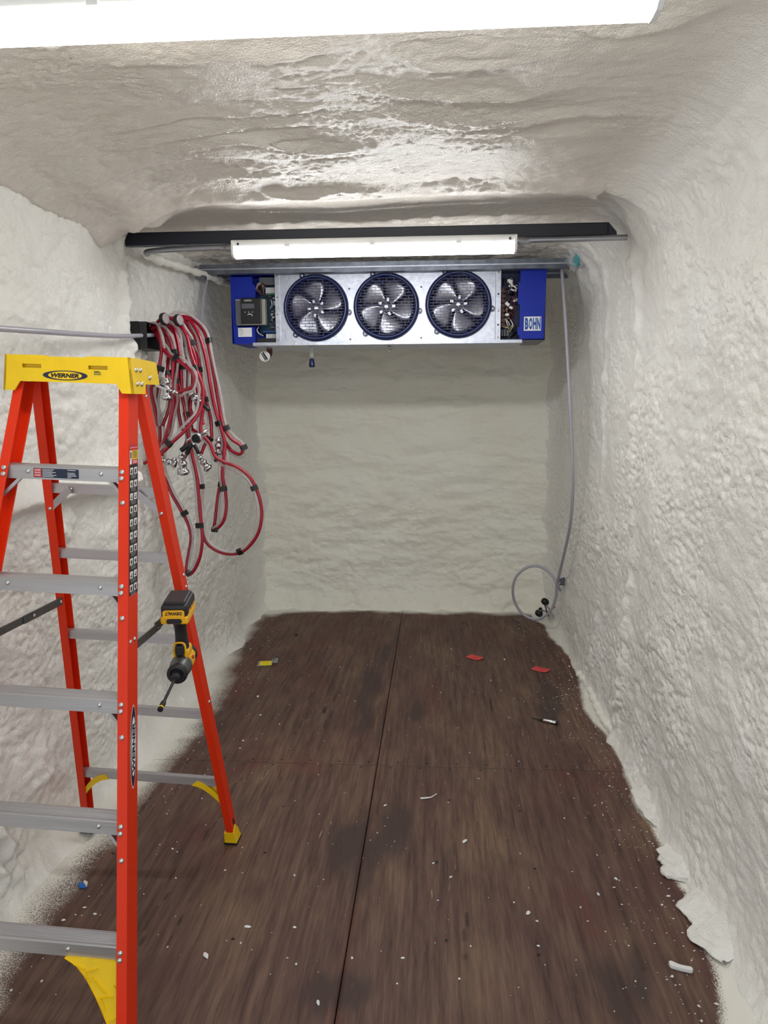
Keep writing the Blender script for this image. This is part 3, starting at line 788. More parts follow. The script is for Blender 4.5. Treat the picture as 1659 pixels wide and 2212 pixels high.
# broken foam edge along the foot of the right wall
bm = bmesh.new()
top = []
bot = []
pts = [(p[0], p[1]) for p in LIP]
fine = []
for i in range(len(pts) - 1):
    a, b = Vector(pts[i]), Vector(pts[i + 1])
    n = max(2, int((b - a).length / 0.012))
    for k in range(n):
        q = a.lerp(b, k / n)
        fine.append((q.x + random.uniform(-.004, .004), q.y + random.uniform(-.003, .003)))
fine.append(pts[-1])
cols = 14
V = []
for (x, y) in fine:
    for c in range(cols):
        t = c / (cols - 1)
        zz = 0.012 + 0.06 * t ** 1.4 + 0.012 * float(perlin(np.array([x * 18 + c * 1.1]), np.array([y * 22]), 70)[0]) + random.uniform(-.0012, .0012)
        V.append((x + (1.16 - x) * t, y, zz))
nf = len(fine)
F = [(i * cols + c, (i + 1) * cols + c, (i + 1) * cols + c + 1, i * cols + c + 1) for i in range(nf - 1) for c in range(cols - 1)]
base_i = len(V)
for i, (x, y) in enumerate(fine):
    V.append((x + 0.006, y, 0.002 + 0.006 * max(0, math.sin(y * 13))))
F += [(i * cols, base_i + i, base_i + i + 1, (i + 1) * cols) for i in range(nf - 1)]
lb = MB()
lb.put(V, F, True)
_lip = lb.build('foam_edge', 'foam_wall', _wr)
bd = MB()
bp_ = smooth_path([(x - 0.03, y, z) for (x, y, z) in BEAD], 10)
bd.tube(bp_, 0.02, 12, True, [0.018 + 0.008 * math.sin(i * 1.7) * math.sin(i * 0.6) + random.uniform(-.003, .003) for i in range(len(bp_))])
bd.build('foam_bead', 'foam', _wr)

# ================================================================== overhead steel, lamps, conduit
bar = empty('support_beam', (0, 3.505, 2.307))
b = MB()
b.bbox((-1.135, -0.025, -0.028), (0.985, 0.025, 0.028), 0.004)
b.prism([(0.985, -0.028), (0.985, 0.028), (1.02, -0.012), (1.022, -0.028)], (0, 0, 0), (1, 0, 0), (0, 0, 1), (0, 1, 0), -0.025, 0.025)
b.build('beam', 'black_steel', bar)
b = MB()
b.box((-1.13, -0.032, -0.034), (1.02, -0.020, -0.0285))
b.build('mounting_strip', 'galv_dull', bar)
tag(bar, 'black painted steel beam spanning the container under the ceiling foam', 'beam')

def lamp(name, loc, L, label, lens, hang=0.0):
    t = empty(name, loc)
    b = MB()
    # housing: shallow trapezoid tray
    b.prism([(-0.0365, 0.0), (0.0365, 0.0), (0.035, 0.022), (0.026, 0.031), (-0.026, 0.031), (-0.035, 0.022)], (-L / 2, 0, 0.0405), (0, 1, 0), (0, 0, 1), (1, 0, 0), 0, L)
    b.build('housing', 'white', t)
    prof = [(-0.038, 0.040), (-0.0395, 0.022), (-0.036, 0.009), (-0.024, 0.001), (0.0, -0.001), (0.024, 0.001), (0.036, 0.009), (0.0395, 0.022), (0.038, 0.040)]
    b = MB()
    b.prism(prof, (-L / 2 + 0.010, 0, 0), (0, 1, 0), (0, 0, 1), (1, 0, 0), 0, L - 0.020)
    b.build('lens', lens, t)
    for s in (-1, 1):
        b = MB()
        x = s * L / 2
        b.prism([(p[0] * 1.04, p[1] - 0.0015) for p in prof] + [(0.038, 0.068), (-0.038, 0.068)], (x, 0, 0), (0, 1, 0), (0, 0, 1), (1, 0, 0), -0.010 if s > 0 else 0.0, 0.0 if s > 0 else 0.010)
        e = b.build('end_cap', 'white', t)
        k = MB()
        k.box((x - s * 0.03 - 0.004, -0.0385, 0.048), (x - s * 0.03 + 0.004, -0.033, 0.058))
        k.build('latch_slot', 'black', e)
    for q in (-0.3, 0.0, 0.3):
        b = MB()
        b.bbox((q * L - 0.012, -0.041, 0.037), (q * L + 0.012, -0.033, 0.050), 0.002)
        b.build('clip', 'white', t)
    if hang:
        for x in (-0.35, 0.35):
            b = MB()
            b.box((x - 0.02, -0.015, 0.068), (x + 0.02, 0.015, 0.068 + hang))
            b.build('hanger_strap', 'galv_dull', t)
    tag(t, label, 'light', 'strip lights under the ceiling')
    return t
lamp('strip_light', (-0.02, 3.435, 2.207), 1.225, 'lit white strip light below the black beam in front of the cooler', 'lens_far')
lamp('strip_light', (0.014, 1.51, 2.262), 1.27, 'large lit strip light overhead, cut off by the top of the picture', 'lens_near', 0.10)

c = empty('conduit_run', (0.6, 3.46, 2.262))
b = MB()
b.tube(smooth_path([(-0.005, 0, 0), (0.2, 0, 0.002), (0.46, 0.0, 0.004)]), 0.0125, 10)
b.build('pipe', 'conduit', c)
b = MB()
b.lathe([(0.017, 0), (0.017, 0.03), (0.0145, 0.032), (0.0145, 0.055)], (0.0, 0, 0), (1, 0, 0), 12)
b.build('connector', 'conduit', c)
tag(c, 'bare metal conduit from the strip light to the right wall', 'conduit')
c = empty('conduit_run', (-0.64, 3.46, 2.258))
b = MB()
b.tube(smooth_path([(0.005, 0, 0), (-0.12, 0, 0), (-0.30, 0.01, -0.002), (-0.40, 0.04, -0.004), (-0.425, 0.1, -0.004)], 10), 0.0125, 10)
b.build('pipe', 'conduit', c)
b = MB()
b.lathe([(0.017, 0), (0.017, 0.03), (0.0145, 0.032), (0.0145, 0.055)], (0.0, 0, 0), (-1, 0, 0), 12)
b.build('connector', 'conduit', c)
b = MB()
_p = smooth_path([(-0.425, 0.09, -0.006), (-0.43, 0.3, 0.002), (-0.43, 0.7, 0.028), (-0.42, 1.15, 0.048), (-0.41, 1.40, 0.055)], 14)
b.tube(_p, 0.024, 12, True, [0.017 + 0.006 * math.sin(i * 0.9) * math.sin(i * .37) + 0.004 * random.random() for i in range(len(_p))])
b.build('foam_coated_pipe', 'foam', c)
b = MB()
b.bbox((-0.45, 0.88, 0.005), (-0.395, 0.92, 0.025), 0.003)
b.build('pipe_clamp', 'galv_dull', c)
tag(c, 'conduit bending from the strip light back along the left wall, foam coated', 'conduit')

def strut(name, y, z, x0, x1, label, m='galv_dull'):
    t = empty(name, (0, y, z))
    b = MB()
    pr = [(-0.0206, 0.0), (0.0206, 0.0), (0.0206, 0.052), (0.010, 0.052), (0.010, 0.046), (0.018, 0.046), (0.018, 0.003), (-0.018, 0.003), (-0.018, 0.046), (-0.010, 0.046), (-0.010, 0.052), (-0.0206, 0.052)]
    b.prism(pr, (x0, 0, 0), (0, 1, 0), (0, 0, 1), (1, 0, 0), 0, x1 - x0)
    b.build('channel', m, t)
    b = MB()
    b.box((x0, -0.025, 0.022), (x1, -0.0207, 0.028))
    b.build('rib', 'galv', t)
    tag(t, label, 'rail')
    return t
strut('strut_rail', 4.45, 2.302, -1.09, 1.06, 'front galvanized strut rail just above the cooler', 'galv_dull')
strut('strut_rail', 4.88, 2.315, -1.11, 1.10, 'rear strut rail behind the cooler top')

# scrap of plastic sheeting at the right rail end
t = empty('plastic_scrap', (0.99, 4.38, 2.315))
t.scale = (1.1, 1.1, 1.1)
b = MB()
gx, gz = 7, 9
V = []
for i in range(gx):
    for j in range(gz):
        V.append((-0.03 + 0.07 * i / (gx - 1) + 0.015 * math.sin(j * 1.1), -0.02 + 0.012 * math.sin(i * 1.9 + j), 0.06 - 0.10 * j / (gz - 1) + 0.01 * math.sin(i * 2.3)))
b.put(V, [(i * gz + j, (i + 1) * gz + j, (i + 1) * gz + j + 1, i * gz + j + 1) for i in range(gx - 1) for j in range(gz - 1)], True)
b.build('film', 'film', t)
b = MB()
V = []
for i in range(4):
    for j in range(7):
        V.append((0.0 + 0.026 * i / 3 + 0.006 * math.sin(j), -0.028 + 0.006 * math.sin(i * 2 + j * 1.3), 0.05 - 0.065 * j / 6))
b.put(V, [(i * 7 + j, (i + 1) * 7 + j, (i + 1) * 7 + j + 1, i * 7 + j + 1) for i in range(3) for j in range(6)], True)
b.build('teal_strip', 'teal', t)
tag(t, 'scrap of clear and teal plastic film caught on the right rail end', 'plastic scrap')

# ================================================================== unit cooler
YC = 4.10
def ux(u):
    return float(np.interp(u, [480, 497, 602, 1081, 1182, 1200], [-0.870, -0.828, -0.570, 0.578, 0.815, 0.857]))
def vz(v):
    return 2.236 - (v - 592) * 0.00234
cool = empty('unit_cooler', (-0.028, 4.55, 1.912))
cool.scale = (1.11, 1.11, 1.11)
def cz(v):
    return vz(v) - 1.88
tag(cool, 'blue and galvanized three-fan evaporator cooler hanging at the far end', 'cooler')
ZT, ZB = cz(588), cz(740)
D = 0.36
# cabinet shell
b = MB()
b.box((ux(594), 0.02, ZT - 0.004), (ux(1083), D, ZT))
b.box((ux(594), D - 0.004, ZB), (ux(1083), D, ZT))
b.box((ux(594), 0.0, ZB), (ux(594) + 0.004, D, ZT))
b.box((ux(1083) - 0.004, 0.0, ZB), (ux(1083), D, ZT))
b.build('cabinet', 'galv', cool)
b = MB()
b.box((ux(604), 0.11, ZB + 0.005), (ux(1074), 0.30, ZT - 0.006))
b.build('coil', 'coil', cool)
# fan panel with three round openings
FC = [(683, 664), (836.5, 663), (992, 660.5)]
R0 = 0.150
b = MB()
cuts = [ux(604), (ux(683) + ux(836)) / 2, (ux(836) + ux(992)) / 2, ux(1071)]
N = 48
for k in range(3):
    cx, c_z = ux(FC[k][0]), cz(FC[k][1])
    xa, xb, za, zb = cuts[k], cuts[k + 1], ZB, ZT
    V = []
    for i in range(N):
        a = 2 * math.pi * i / N
        dx, dz = math.cos(a), math.sin(a)
        V.append((cx + R0 * dx, 0, c_z + R0 * dz))
    for i in range(N):
        a = 2 * math.pi * i / N
        dx, dz = math.cos(a), math.sin(a)
        tx = ((xb - cx) / dx if dx > 0 else (xa - cx) / dx) if abs(dx) > 1e-6 else 9
        tz = ((zb - c_z) / dz if dz > 0 else (za - c_z) / dz) if abs(dz) > 1e-6 else 9
        tt = min(tx, tz)
        V.append((cx + tt * dx, 0, c_z + tt * dz))
    F = [(i, N + i, N + (i + 1) % N, (i + 1) % N) for i in range(N)]
    for (px, pz) in ((xa, za), (xb, za), (xb, zb), (xa, zb)):
        an = math.atan2(pz - c_z, px - cx) % (2 * math.pi)
        i = int(an / (2 * math.pi) * N)
        V.append((px, 0, pz))
        F.append((N + i, len(V) - 1, N + (i + 1) % N))
    b.put(V, F)
b.build('fan_panel', 'galv', cool)
for (u0, u1) in ((593, 604), (1071.5, 1083)):
    b = MB()
    b.bbox((ux(u0), -0.006, ZB), (ux(u1), 0.004, ZT + 0.002), 0.0015)
    p = b.build('flange_strip', 'galv', cool)
    for v in (594, 640, 676, 706, 733):
        s = MB()
        s.lathe([(0.0048, 0), (0.0048, 0.003), (0.002, 0.004)], ((ux(u0) + ux(u1)) / 2, -0.006, cz(v)), (0, -1, 0), 8)
        s.build('screw', 'black' if (u0 > 1000 and v in (640, 706)) else 'rivet', p)
for (u, v) in ((756, 623), (757, 733), (912, 622), (912, 732)):
    s = MB()
    s.lathe([(0.005, 0), (0.005, 0.002), (0.002, 0.003)], (ux(u), 0, cz(v)), (0, -1, 0), 8)
    s.build('panel_screw', 'galv_dull', cool)
# drain pan lip
b = MB()
b.prism([(-0.012, 0.012), (0.0, 0.012), (0.0, 0.004), (D, 0.0), (D, -0.008), (0.0, -0.006), (-0.012, -0.004)], (ux(543), 0, cz(743.5)), (0, 1, 0), (0, 0, 1), (1, 0, 0), 0, ux(1130) - ux(543))
b.build('drain_pan', 'galv', cool)

def fan(k, a0):
    cx, c_z = ux(FC[k][0]), cz(FC[k][1])
    b = MB()
    b.lathe([(0.150, -0.002), (0.150, 0.030), (0.157, 0.036), (0.166, 0.030), (0.171, 0.012), (0.172, -0.002)], (cx, 0, c_z), (0, -1, 0), 48)
    # open ring: drop the two caps
    b.f = b.f[:-2]
    b.sm = b.sm[:-2]
    V = []
    o_ = len(b.v)
    b.lathe([(0.150, -0.0), (0.146, 0.02), (0.149, 0.032)], (cx, 0, c_z), (0, -1, 0), 48)
    b.f = b.f[:-2]
    b.sm = b.sm[:-2]
    for an in (113, -8, 231):
        r = math.radians(an)
        Mx = Matrix.Translation((cx + 0.178 * math.cos(r), 0, c_z + 0.178 * math.sin(r))) @ Matrix.Rotation(-r, 4, 'Y')
        b.prism([(-0.02, -0.018), (0.004, -0.014), (0.011, -0.008), (0.013, 0), (0.011, 0.008), (0.004, 0.014), (-0.02, 0.018)], (cx + 0.176 * math.cos(r), 0, c_z + 0.176 * math.sin(r)), (math.cos(r), 0, math.sin(r)), (-math.sin(r), 0, math.cos(r)), (0, -1, 0), 0, 0.010)
    sh = b.build('fan_shroud', 'navy', cool)
    for an in (113, -8, 231):
        r = math.radians(an)
        s = MB()
        s.lathe([(0.0055, 0), (0.0055, 0.003), (0.002, 0.0035)], (cx + 0.178 * math.cos(r), -0.010, c_z + 0.178 * math.sin(r)), (0, -1, 0), 10)
        s.build('screw', 'white', sh)
    # brick-pattern wire guard
    g = MB()
    R = 0.149
    hz_ = 0.0148
    rows = int(2 * R / hz_)
    for i in range(rows + 1):
        z = -R + hz_ * (i + 0.5)
        if abs(z) >= R - 0.003:
            continue
        w = math.sqrt(R * R - z * z)
        g.box((cx - w, -0.0285, c_z + z - 0.0014), (cx + w, -0.0255, c_z + z + 0.0014))
        x = -R + (0.019 if i % 2 else 0.0)
        while x < R:
            if abs(x) < w and math.sqrt(x * x + min(abs(z), abs(z + hz_)) ** 2) < R and math.sqrt(x * x + (z + hz_) ** 2) < R + 0.006:
                g.box((cx + x - 0.0013, -0.0282, c_z + z), (cx + x + 0.0013, -0.0258, c_z + z + hz_))
            x += 0.038
    g.build('wire_guard', 'grille', sh)
    h = MB()
    h.lathe([(0.034, -0.03), (0.034, 0.0), (0.03, 0.006), (0.016, 0.008), (0.014, 0.016), (0.009, 0.017)], (cx, 0.012, c_z), (0, -1, 0), 20)
    for j in range(5):
        a = math.radians(a0 + 72 * j + 12)
        h.box((-0.006, -0.003, 0), (0.006, 0.003, 0.046), Matrix.Translation((cx, 0.01, c_z)) @ Matrix.Rotation(-a + math.pi / 2, 4, 'Y'))
    h.build('hub', 'blade', sh)
    for j in range(5):
        a = math.radians(a0 + 72 * j)
        V = []
        nr, nw = 9, 7
        for i in range(nr):
            t = i / (nr - 1)
            r = 0.026 + t * 0.112
            half = 0.016 + 0.050 * math.sin(min(1.0, t * 1.15) * math.pi * 0.56) ** 1.2
            if t > 0.78:
                half *= math.sqrt(max(0.02, 1 - ((t - 0.78) / 0.235) ** 2))
            for q in range(nw):
                s = -1 + 2 * q / (nw - 1)
                side = half * s + 0.012 * t - 0.006
                V.append((r, 0.012 + 0.022 * s * (1 - 0.3 * t) + 0.008 * s * s, side))
        Mx = Matrix.Translation((cx, 0.004, c_z)) @ Matrix.Rotation(-a, 4, 'Y')
        bl = MB()
        bl.put([Mx @ Vector(v) for v in V], [(i * nw + q, (i + 1) * nw + q, (i + 1) * nw + q + 1, i * nw + q + 1) for i in range(nr - 1) for q in range(nw - 1)], True)
        o = bl.build('blade', 'blade', sh)
        so = o.modifiers.new('thickness', 'SOLIDIFY')
        so.thickness = 0.0018
for k, a0 in enumerate((100, 66, 69)):
    fan(k, a0)

# left electrical end
xl0, xl1 = ux(497), ux(594)
b = MB()
b.box((xl0, 0.0, ZB), (xl0 + 0.003, D, ZT))                       # side
b.box((xl0, D - 0.003, ZB), (xl1, D, ZT))
b.box((xl0, 0.02, ZT - 0.003), (xl1, D, ZT))
b.box((xl0, 0.0, ZB), (xl1, D, ZB + 0.003))
b.box((xl0 + 0.003, 0.14, ZB), (xl1, 0.143, ZT))                   # back plate of the bay
b.build('control_housing', 'blue', cool)
b = MB()
b.prism([(ux(497), cz(594)), (ux(545), cz(594)), (ux(545), cz(611)), (ux(551), cz(613)), (ux(551), cz(637)), (ux(545), cz(644)), (ux(511), cz(645)), (ux(511), cz(704)), (ux(548), cz(704)), (ux(548), cz(741)), (ux(502), cz(741))], (0, 0, 0), (1, 0, 0), (0, 0, 1), (0, -1, 0), 0.0, 0.004)
b.build('front_cover', 'blue', cool)
b = MB()
b.bbox((ux(510), -0.035, cz(700)), (ux(574), 0.01, cz(644)), 0.003)
br = b.build('controller_case', 'beige', cool)
b = MB()
b.bbox((ux(511), -0.037, cz(699)), (ux(525), -0.034, cz(647)), 0.001)
b.build('bracket_plate', 'grey_plastic', br)
b = MB()
b.bbox((ux(523), -0.050, cz(698)), (ux(567), -0.034, cz(642)), 0.004)
dp = b.build('display_module', 'black', br)
b = MB()
b.box((ux(525), -0.0515, cz(665)), (ux(552), -0.050, cz(655)))
b.build('screen', 'grey_plastic', br)
lettering('intelliGen', (ux(531), -0.0512, cz(649.5)), (1, 0, 0), (0, 0, 1), ux(547) - ux(531), 0.009, 'white_print', br, bold=0.01)
b = MB()
for u in (532, 540, 548):
    b.box((ux(u) - 0.002, -0.0515, cz(673) - 0.002), (ux(u) + 0.002, -0.050, cz(673) + 0.002))
for i in range(8):
    a0 = math.radians(20 + i * 16)
    b.box((ux(542) + 0.014 * math.cos(a0) - 0.0018, -0.0515, cz(683) + 0.014 * math.sin(a0) - 0.0018), (ux(542) + 0.014 * math.cos(a0) + 0.0018, -0.050, cz(683) + 0.014 * math.sin(a0) + 0.0018))
b.build('button_marks', 'white_print', br)
b = MB()
b.quad((ux(511), -0.0048, cz(725)), (1, 0, 0), (0, 0, 1), ux(541) - ux(511), cz(705) - cz(725))
lb_ = b.build('white_label', 'white_print', cool)
b = MB()
for i, w in enumerate((8, 10, 11, 9, 10, 8)):
    b.quad((ux(513), -0.0052, cz(709 + i * 2.6)), (1, 0, 0), (0, 0, 1), ux(513 + w) - ux(513), 0.0018 if i else 0.004)
b.build('print_lines', 'grey_print', lb_)
b = MB()
b.box((ux(550), 0.10, cz(715)), (ux(594), 0.104, cz(600)))
pc = b.build('circuit_board', 'pcb', cool)
for i in range(46):
    u, v = random.uniform(574, 592), random.uniform(632, 712)
    s = random.uniform(0.003, 0.008)
    e = MB()
    if i % 3 == 0:
        e.lathe([(s * .7, 0), (s * .7, 0.02), (s * .5, 0.022)], (ux(u), 0.1, cz(v)), (0, -1, 0), 8)
    else:
        e.box((ux(u) - s, 0.082, cz(v) - s * .7), (ux(u) + s, 0.1, cz(v) + s * .7))
    e.build('component', ('white', 'black', 'grey_plastic', 'green', 'navy')[i % 5], pc)
for (u0, u1, v0, v1, m_) in ((568, 592, 614, 627, 'white'), (566, 594, 717, 727, 'white'), (560, 594, 710, 714, 'blue_print'), (572, 590, 628, 631, 'green'), (584, 594, 644, 653, 'white')):
    e = MB()
    for j in range(6):
        a, c_ = ux(u0) + (ux(u1) - ux(u0)) * j / 6, ux(u0) + (ux(u1) - ux(u0)) * (j + 0.9) / 6
        e.box((a, 0.06, cz(v1)), (c_, 0.1, cz(v0)))
    e.build('terminal_block', m_, pc)
b = MB()
b.box((ux(550), 0.02, cz(740)), (ux(594), 0.12, cz(728)))
b.build('lower_bay', 'black', cool)
b = MB()
b.box((ux(557), 0.03, cz(610)), (ux(590), 0.10, cz(594)))
b.build('relay_cover', 'grey_plastic', cool)
def wire(par, pts, r, m_):
    w = MB()
    w.tube(smooth_path(pts, 6), r, 6)
    return w.build('wire', m_, par)
rw = random.Random(3)
for i in range(7):
    u = 556 + rw.uniform(-4, 6)
    wire(cool, [(ux(u), 0.09, cz(628)), (ux(u + rw.uniform(-6, 4)), 0.03, cz(618)), (ux(u + rw.uniform(-3, 8)), 0.02, cz(607)), (ux(u + 8), 0.04, cz(612)), (ux(u + rw.uniform(4, 10)), 0.08, cz(630))], 0.0022, ('wire_r', 'wire_w', 'wire_r', 'wire_b', 'wire_r')[i % 5])
wire(cool, [(ux(553), 0.03, cz(702)), (ux(552), 0.0, cz(710)), (ux(556), 0.0, cz(718)), (ux(562), 0.03, cz(722))], 0.003, 'wire_w')
wire(cool, [(ux(575), 0.06, cz(640)), (ux(582), 0.03, cz(645)), (ux(583), 0.03, cz(656)), (ux(576), 0.06, cz(662))], 0.003, 'wire_w')
wire(cool, [(ux(552), 0.02, cz(640)), (ux(566), 0.0, cz(634)), (ux(580), 0.03, cz(642))], 0.002, 'wire_b')

# right electrical end
xr0, xr1 = ux(1083), ux(1180)
b = MB()
b.box((xr1 - 0.003, 0.0, ZB), (xr1, D, ZT))
b.box((xr0, D - 0.003, ZB), (xr1, D, ZT))
b.box((xr0, 0.04, ZT - 0.003), (xr1, D, ZT))
b.box((xr0, 0.0, ZB), (xr1, D, ZB + 0.003))
b.box((xr0, 0.13, ZB), (xr1, 0.133, ZT))
b.build('wiring_housing', 'navy', cool)
b = MB()
b.prism([(ux(1124), cz(588)), (ux(1180.5), cz(587)), (ux(1177), cz(737)), (ux(1124), cz(737)), (ux(1124), cz(729)), (ux(1120), cz(728)), (ux(1120), cz(712)), (ux(1124), cz(711)), (ux(1124), cz(664)), (ux(1120), cz(662)), (ux(1120), cz(616)), (ux(1124), cz(615))], (0, 0, 0), (1, 0, 0), (0, 0, 1), (0, -1, 0), -0.004, 0.008)
b.build('side_door', 'blue', cool)
b = MB()
b.quad((ux(1133), -0.0088, cz(720)), (1, 0, 0), (0, 0, 1), ux(1171) - ux(1133), cz(689) - cz(720))
bs = b.build('brand_sticker', 'white_print', cool)
b = MB()
b.quad((ux(1134), -0.0091, cz(719)), (1, 0, 0), (0, 0, 1), ux(1170) - ux(1134), cz(690) - cz(719))
b.build('sticker_field', 'white_print', bs)
b = MB()
for (z0, z1, x0, x1) in ((720, 719.3, 1133, 1171), (689.7, 689, 1133, 1171), (720, 689, 1133, 1133.7), (720, 689, 1170.3, 1171)):
    b.quad((ux(x0), -0.0093, cz(z0)), (1, 0, 0), (0, 0, 1), ux(x1) - ux(x0), cz(z1) - cz(z0))
b.build('sticker_border', 'grey_print', bs)
for i, chh in enumerate('BOHN'):
    u0 = 1135.5 + i * 8.7
    lettering(chh, (ux(u0), -0.0096, cz(717.2)), (1, 0, 0), (0, 0, 1), ux(u0 + 7.8) - ux(u0), cz(691.8) - cz(717.2), 'blue_print', bs, bold=0.055)
b = MB()
for j in range(8):
    v = 626 + j * 10.5
    b.box((ux(1085), 0.05, cz(v + 9)), (ux(1092), 0.12, cz(v)))
    b.box((ux(1092), 0.07, cz(v + 7)), (ux(1096), 0.12, cz(v + 2)))
b.build('terminal_strip', 'copper', cool)
for (u, v, s) in ((1103, 612, 1.2), (1108, 622, 1.4), (1112, 628, 1.3), (1098, 660, 1.0), (1115, 652, 0.9), (1106, 668, 0.8), (1098, 683, 0.8)):
    e = MB()
    e.bbox((-0.012 * s, -0.008, -0.008 * s), (0.012 * s, 0.008, 0.008 * s), 0.002, Matrix.Translation((ux(u), 0.03, cz(v))) @ Matrix.Rotation(rw.uniform(-.8, .8), 4, 'Y'))
    e.build('plug', 'white', cool)
for i in range(26):
    u, v = rw.uniform(1090, 1112), rw.uniform(600, 725)
    wire(cool, [(ux(u), 0.10, cz(v)), (ux(u + rw.uniform(-3, 9)), 0.04, cz(v + rw.uniform(-12, 6))), (ux(min(1118, u + rw.uniform(4, 14))), 0.015, cz(v + rw.uniform(-8, 10))), (ux(min(1119, u + rw.uniform(4, 12))), 0.06, cz(v + rw.uniform(4, 18))), (ux(u + rw.uniform(-2, 8)), 0.11, cz(min(730, v + rw.uniform(10, 24))))], rw.uniform(0.0018, 0.0028), ('wire_b', 'wire_r', 'wire_b', 'wire_w', 'wire_y', 'wire_b', 'wire_r')[i % 7])
b = MB()
for j in range(3):
    b.bbox((ux(1086 + j * 6), 0.05, cz(729)), (ux(1091 + j * 6), 0.12, cz(714)), 0.002)
b.build('relay_bank', 'grey_plastic', cool)
# drain stub with blue cap, small fitting, round white pipe end
t = MB()
t.lathe([(0.012, 0.0), (0.012, 0.045), (0.0105, 0.047), (0.0105, 0.06)], (ux(663), 0.12, cz(748) + 0.012), (0, 0, -1), 14)
t.build('drain_stub', 'film', cool)
t = MB()
t.lathe([(0.0105, 0.0), (0.013, 0.004), (0.0165, 0.034), (0.0165, 0.042), (0.012, 0.046)], (ux(663), 0.12, cz(775) + 0.006), (0, 0, -1), 14)
t.build('blue_cap', 'navy', cool)
t = MB()
t.lathe([(0.006, 0), (0.006, 0.008), (0.010, 0.009), (0.010, 0.020), (0.007, 0.021), (0.007, 0.034)], (ux(840), 0.1, cz(748) + 0.01), (0, 0, -1), 6)
t.build('drain_fitting', 'rivet', cool)
t = MB()
t.tube(smooth_path([(ux(560), 0.20, 0.0), (ux(560), 0.20, cz(757)), (ux(558), 0.17, cz(765)), (ux(558), 0.105, cz(766))], 8), 0.016, 14)
t.build('pipe_stub', 'copper', cool)
t = MB()
t.lathe([(0.029, 0), (0.030, 0.008), (0.027, 0.010)], (ux(558), 0.105, cz(766)), (0, -1, -0.1), 24)
cp_ = t.build('pipe_end_cap', 'white', cool)
t = MB()
for (o_, w_) in ((-0.006, 0.005), (0.004, 0.009)):
    t.box((-w_ / 2 + o_, -0.001, -0.022), (w_ / 2 + o_, 0.0, 0.022), Matrix.Translation((ux(558), 0.0938, cz(766.4))) @ Matrix.Rotation(math.radians(-32), 4, 'Y'))
t.build('dark_stripe', 'black_print', cp_)

# ================================================================== stepladder
LB_W, LT_W, LYF, LYR, LSP, LR_W, LH = 0.596, 0.311, 0.4147, 0.545, 1.028, 0.5715, 1.62
lad = empty('step_ladder', (-0.469, 1.5586, 0.0), (0, 0.0382, -0.016))
tag(lad, 'orange fiberglass stepladder with yellow top cap and aluminium steps', 'ladder')
XC = -LB_W / 2
def fr(z, s):
    t = z / LH
    w = LB_W + (LT_W - LB_W) * t
    return Vector((XC + s * w / 2, LYF * t, z))
def rr(z, s):
    t = z / LH
    w = LR_W + (LT_W - LR_W) * t
    return Vector((XC + s * w / 2, LSP + (LYR - LSP) * t, z))
WEB, FLA, TH = 0.064, 0.026, 0.0042
def channel(fn, s, z0, z1, y0, y1, fl, parent, name):
    """C channel; web outside, flanges pointing inward; y0..y1 extent of the web about fn"""
    pr = [(0, y0), (0, y1), (-fl, y1), (-fl, y1 - TH), (-TH, y1 - TH), (-TH, y0 + TH), (-fl, y0 + TH), (-fl, y0)]
    V = []
    for z in (z0, z1):
        p = fn(z, s)
        for (x, y) in pr:
            V.append((p.x + s * x, p.y + y, z))
    n = len(pr)
    F = [tuple(range(n - 1, -1, -1)), tuple(range(n, 2 * n))] + [(i, (i + 1) % n, n + (i + 1) % n, n + i) for i in range(n)]
    b = MB()
    b.put(V, F)
    return b.build(name, 'orange', parent, bevel=0.0011)
rails = {}
for s in (1, -1):
    rails[s] = channel(fr, s, 0.012, 1.63, 0.0, WEB, FLA, lad, 'front_rail')
    rails[(s, 'r')] = channel(rr, s, 0.03, 1.655, -0.048, 0.0, 0.026, lad, 'rear_rail')
    # moulded rib inside the front web
    b = MB()
    V = []
    for z in (0.05, 1.6):
        p = fr(z, s)
        for (dx, dy) in ((-TH, 0.028), (-TH - 0.002, 0.030), (-TH - 0.002, 0.034), (-TH, 0.036)):
            V.append((p.x + s * dx, p.y + dy, z))
    b.put(V, [(0, 1, 5, 4), (1, 2, 6, 5), (2, 3, 7, 6)])
    b.build('inner_rib', 'orange', rails[s])

_rv = MB()
_rv.lathe([(0.0068, 0.0), (0.0066, 0.0018), (0.0052, 0.0036), (0.0026, 0.0046), (0.0006, 0.0049)], (0, 0, 0), (0, 0, 1), 12)
_rvo = _rv.build('rivet', 'rivet', lad)
_rvm = _rvo.data
_first = [True]
def rivet(parent, p, axis, sc=1.0):
    o = _rvo if _first[0] else bpy.data.objects.new('rivet', _rvm)
    if not _first[0]:
        COL.objects.link(o)
    _first[0] = False
    o.parent = parent
    o.location = p
    o.rotation_mode = 'QUATERNION'
    o.rotation_quaternion = Vector(axis).to_track_quat('Z', 'Y')
    o.scale = (sc, sc, sc)

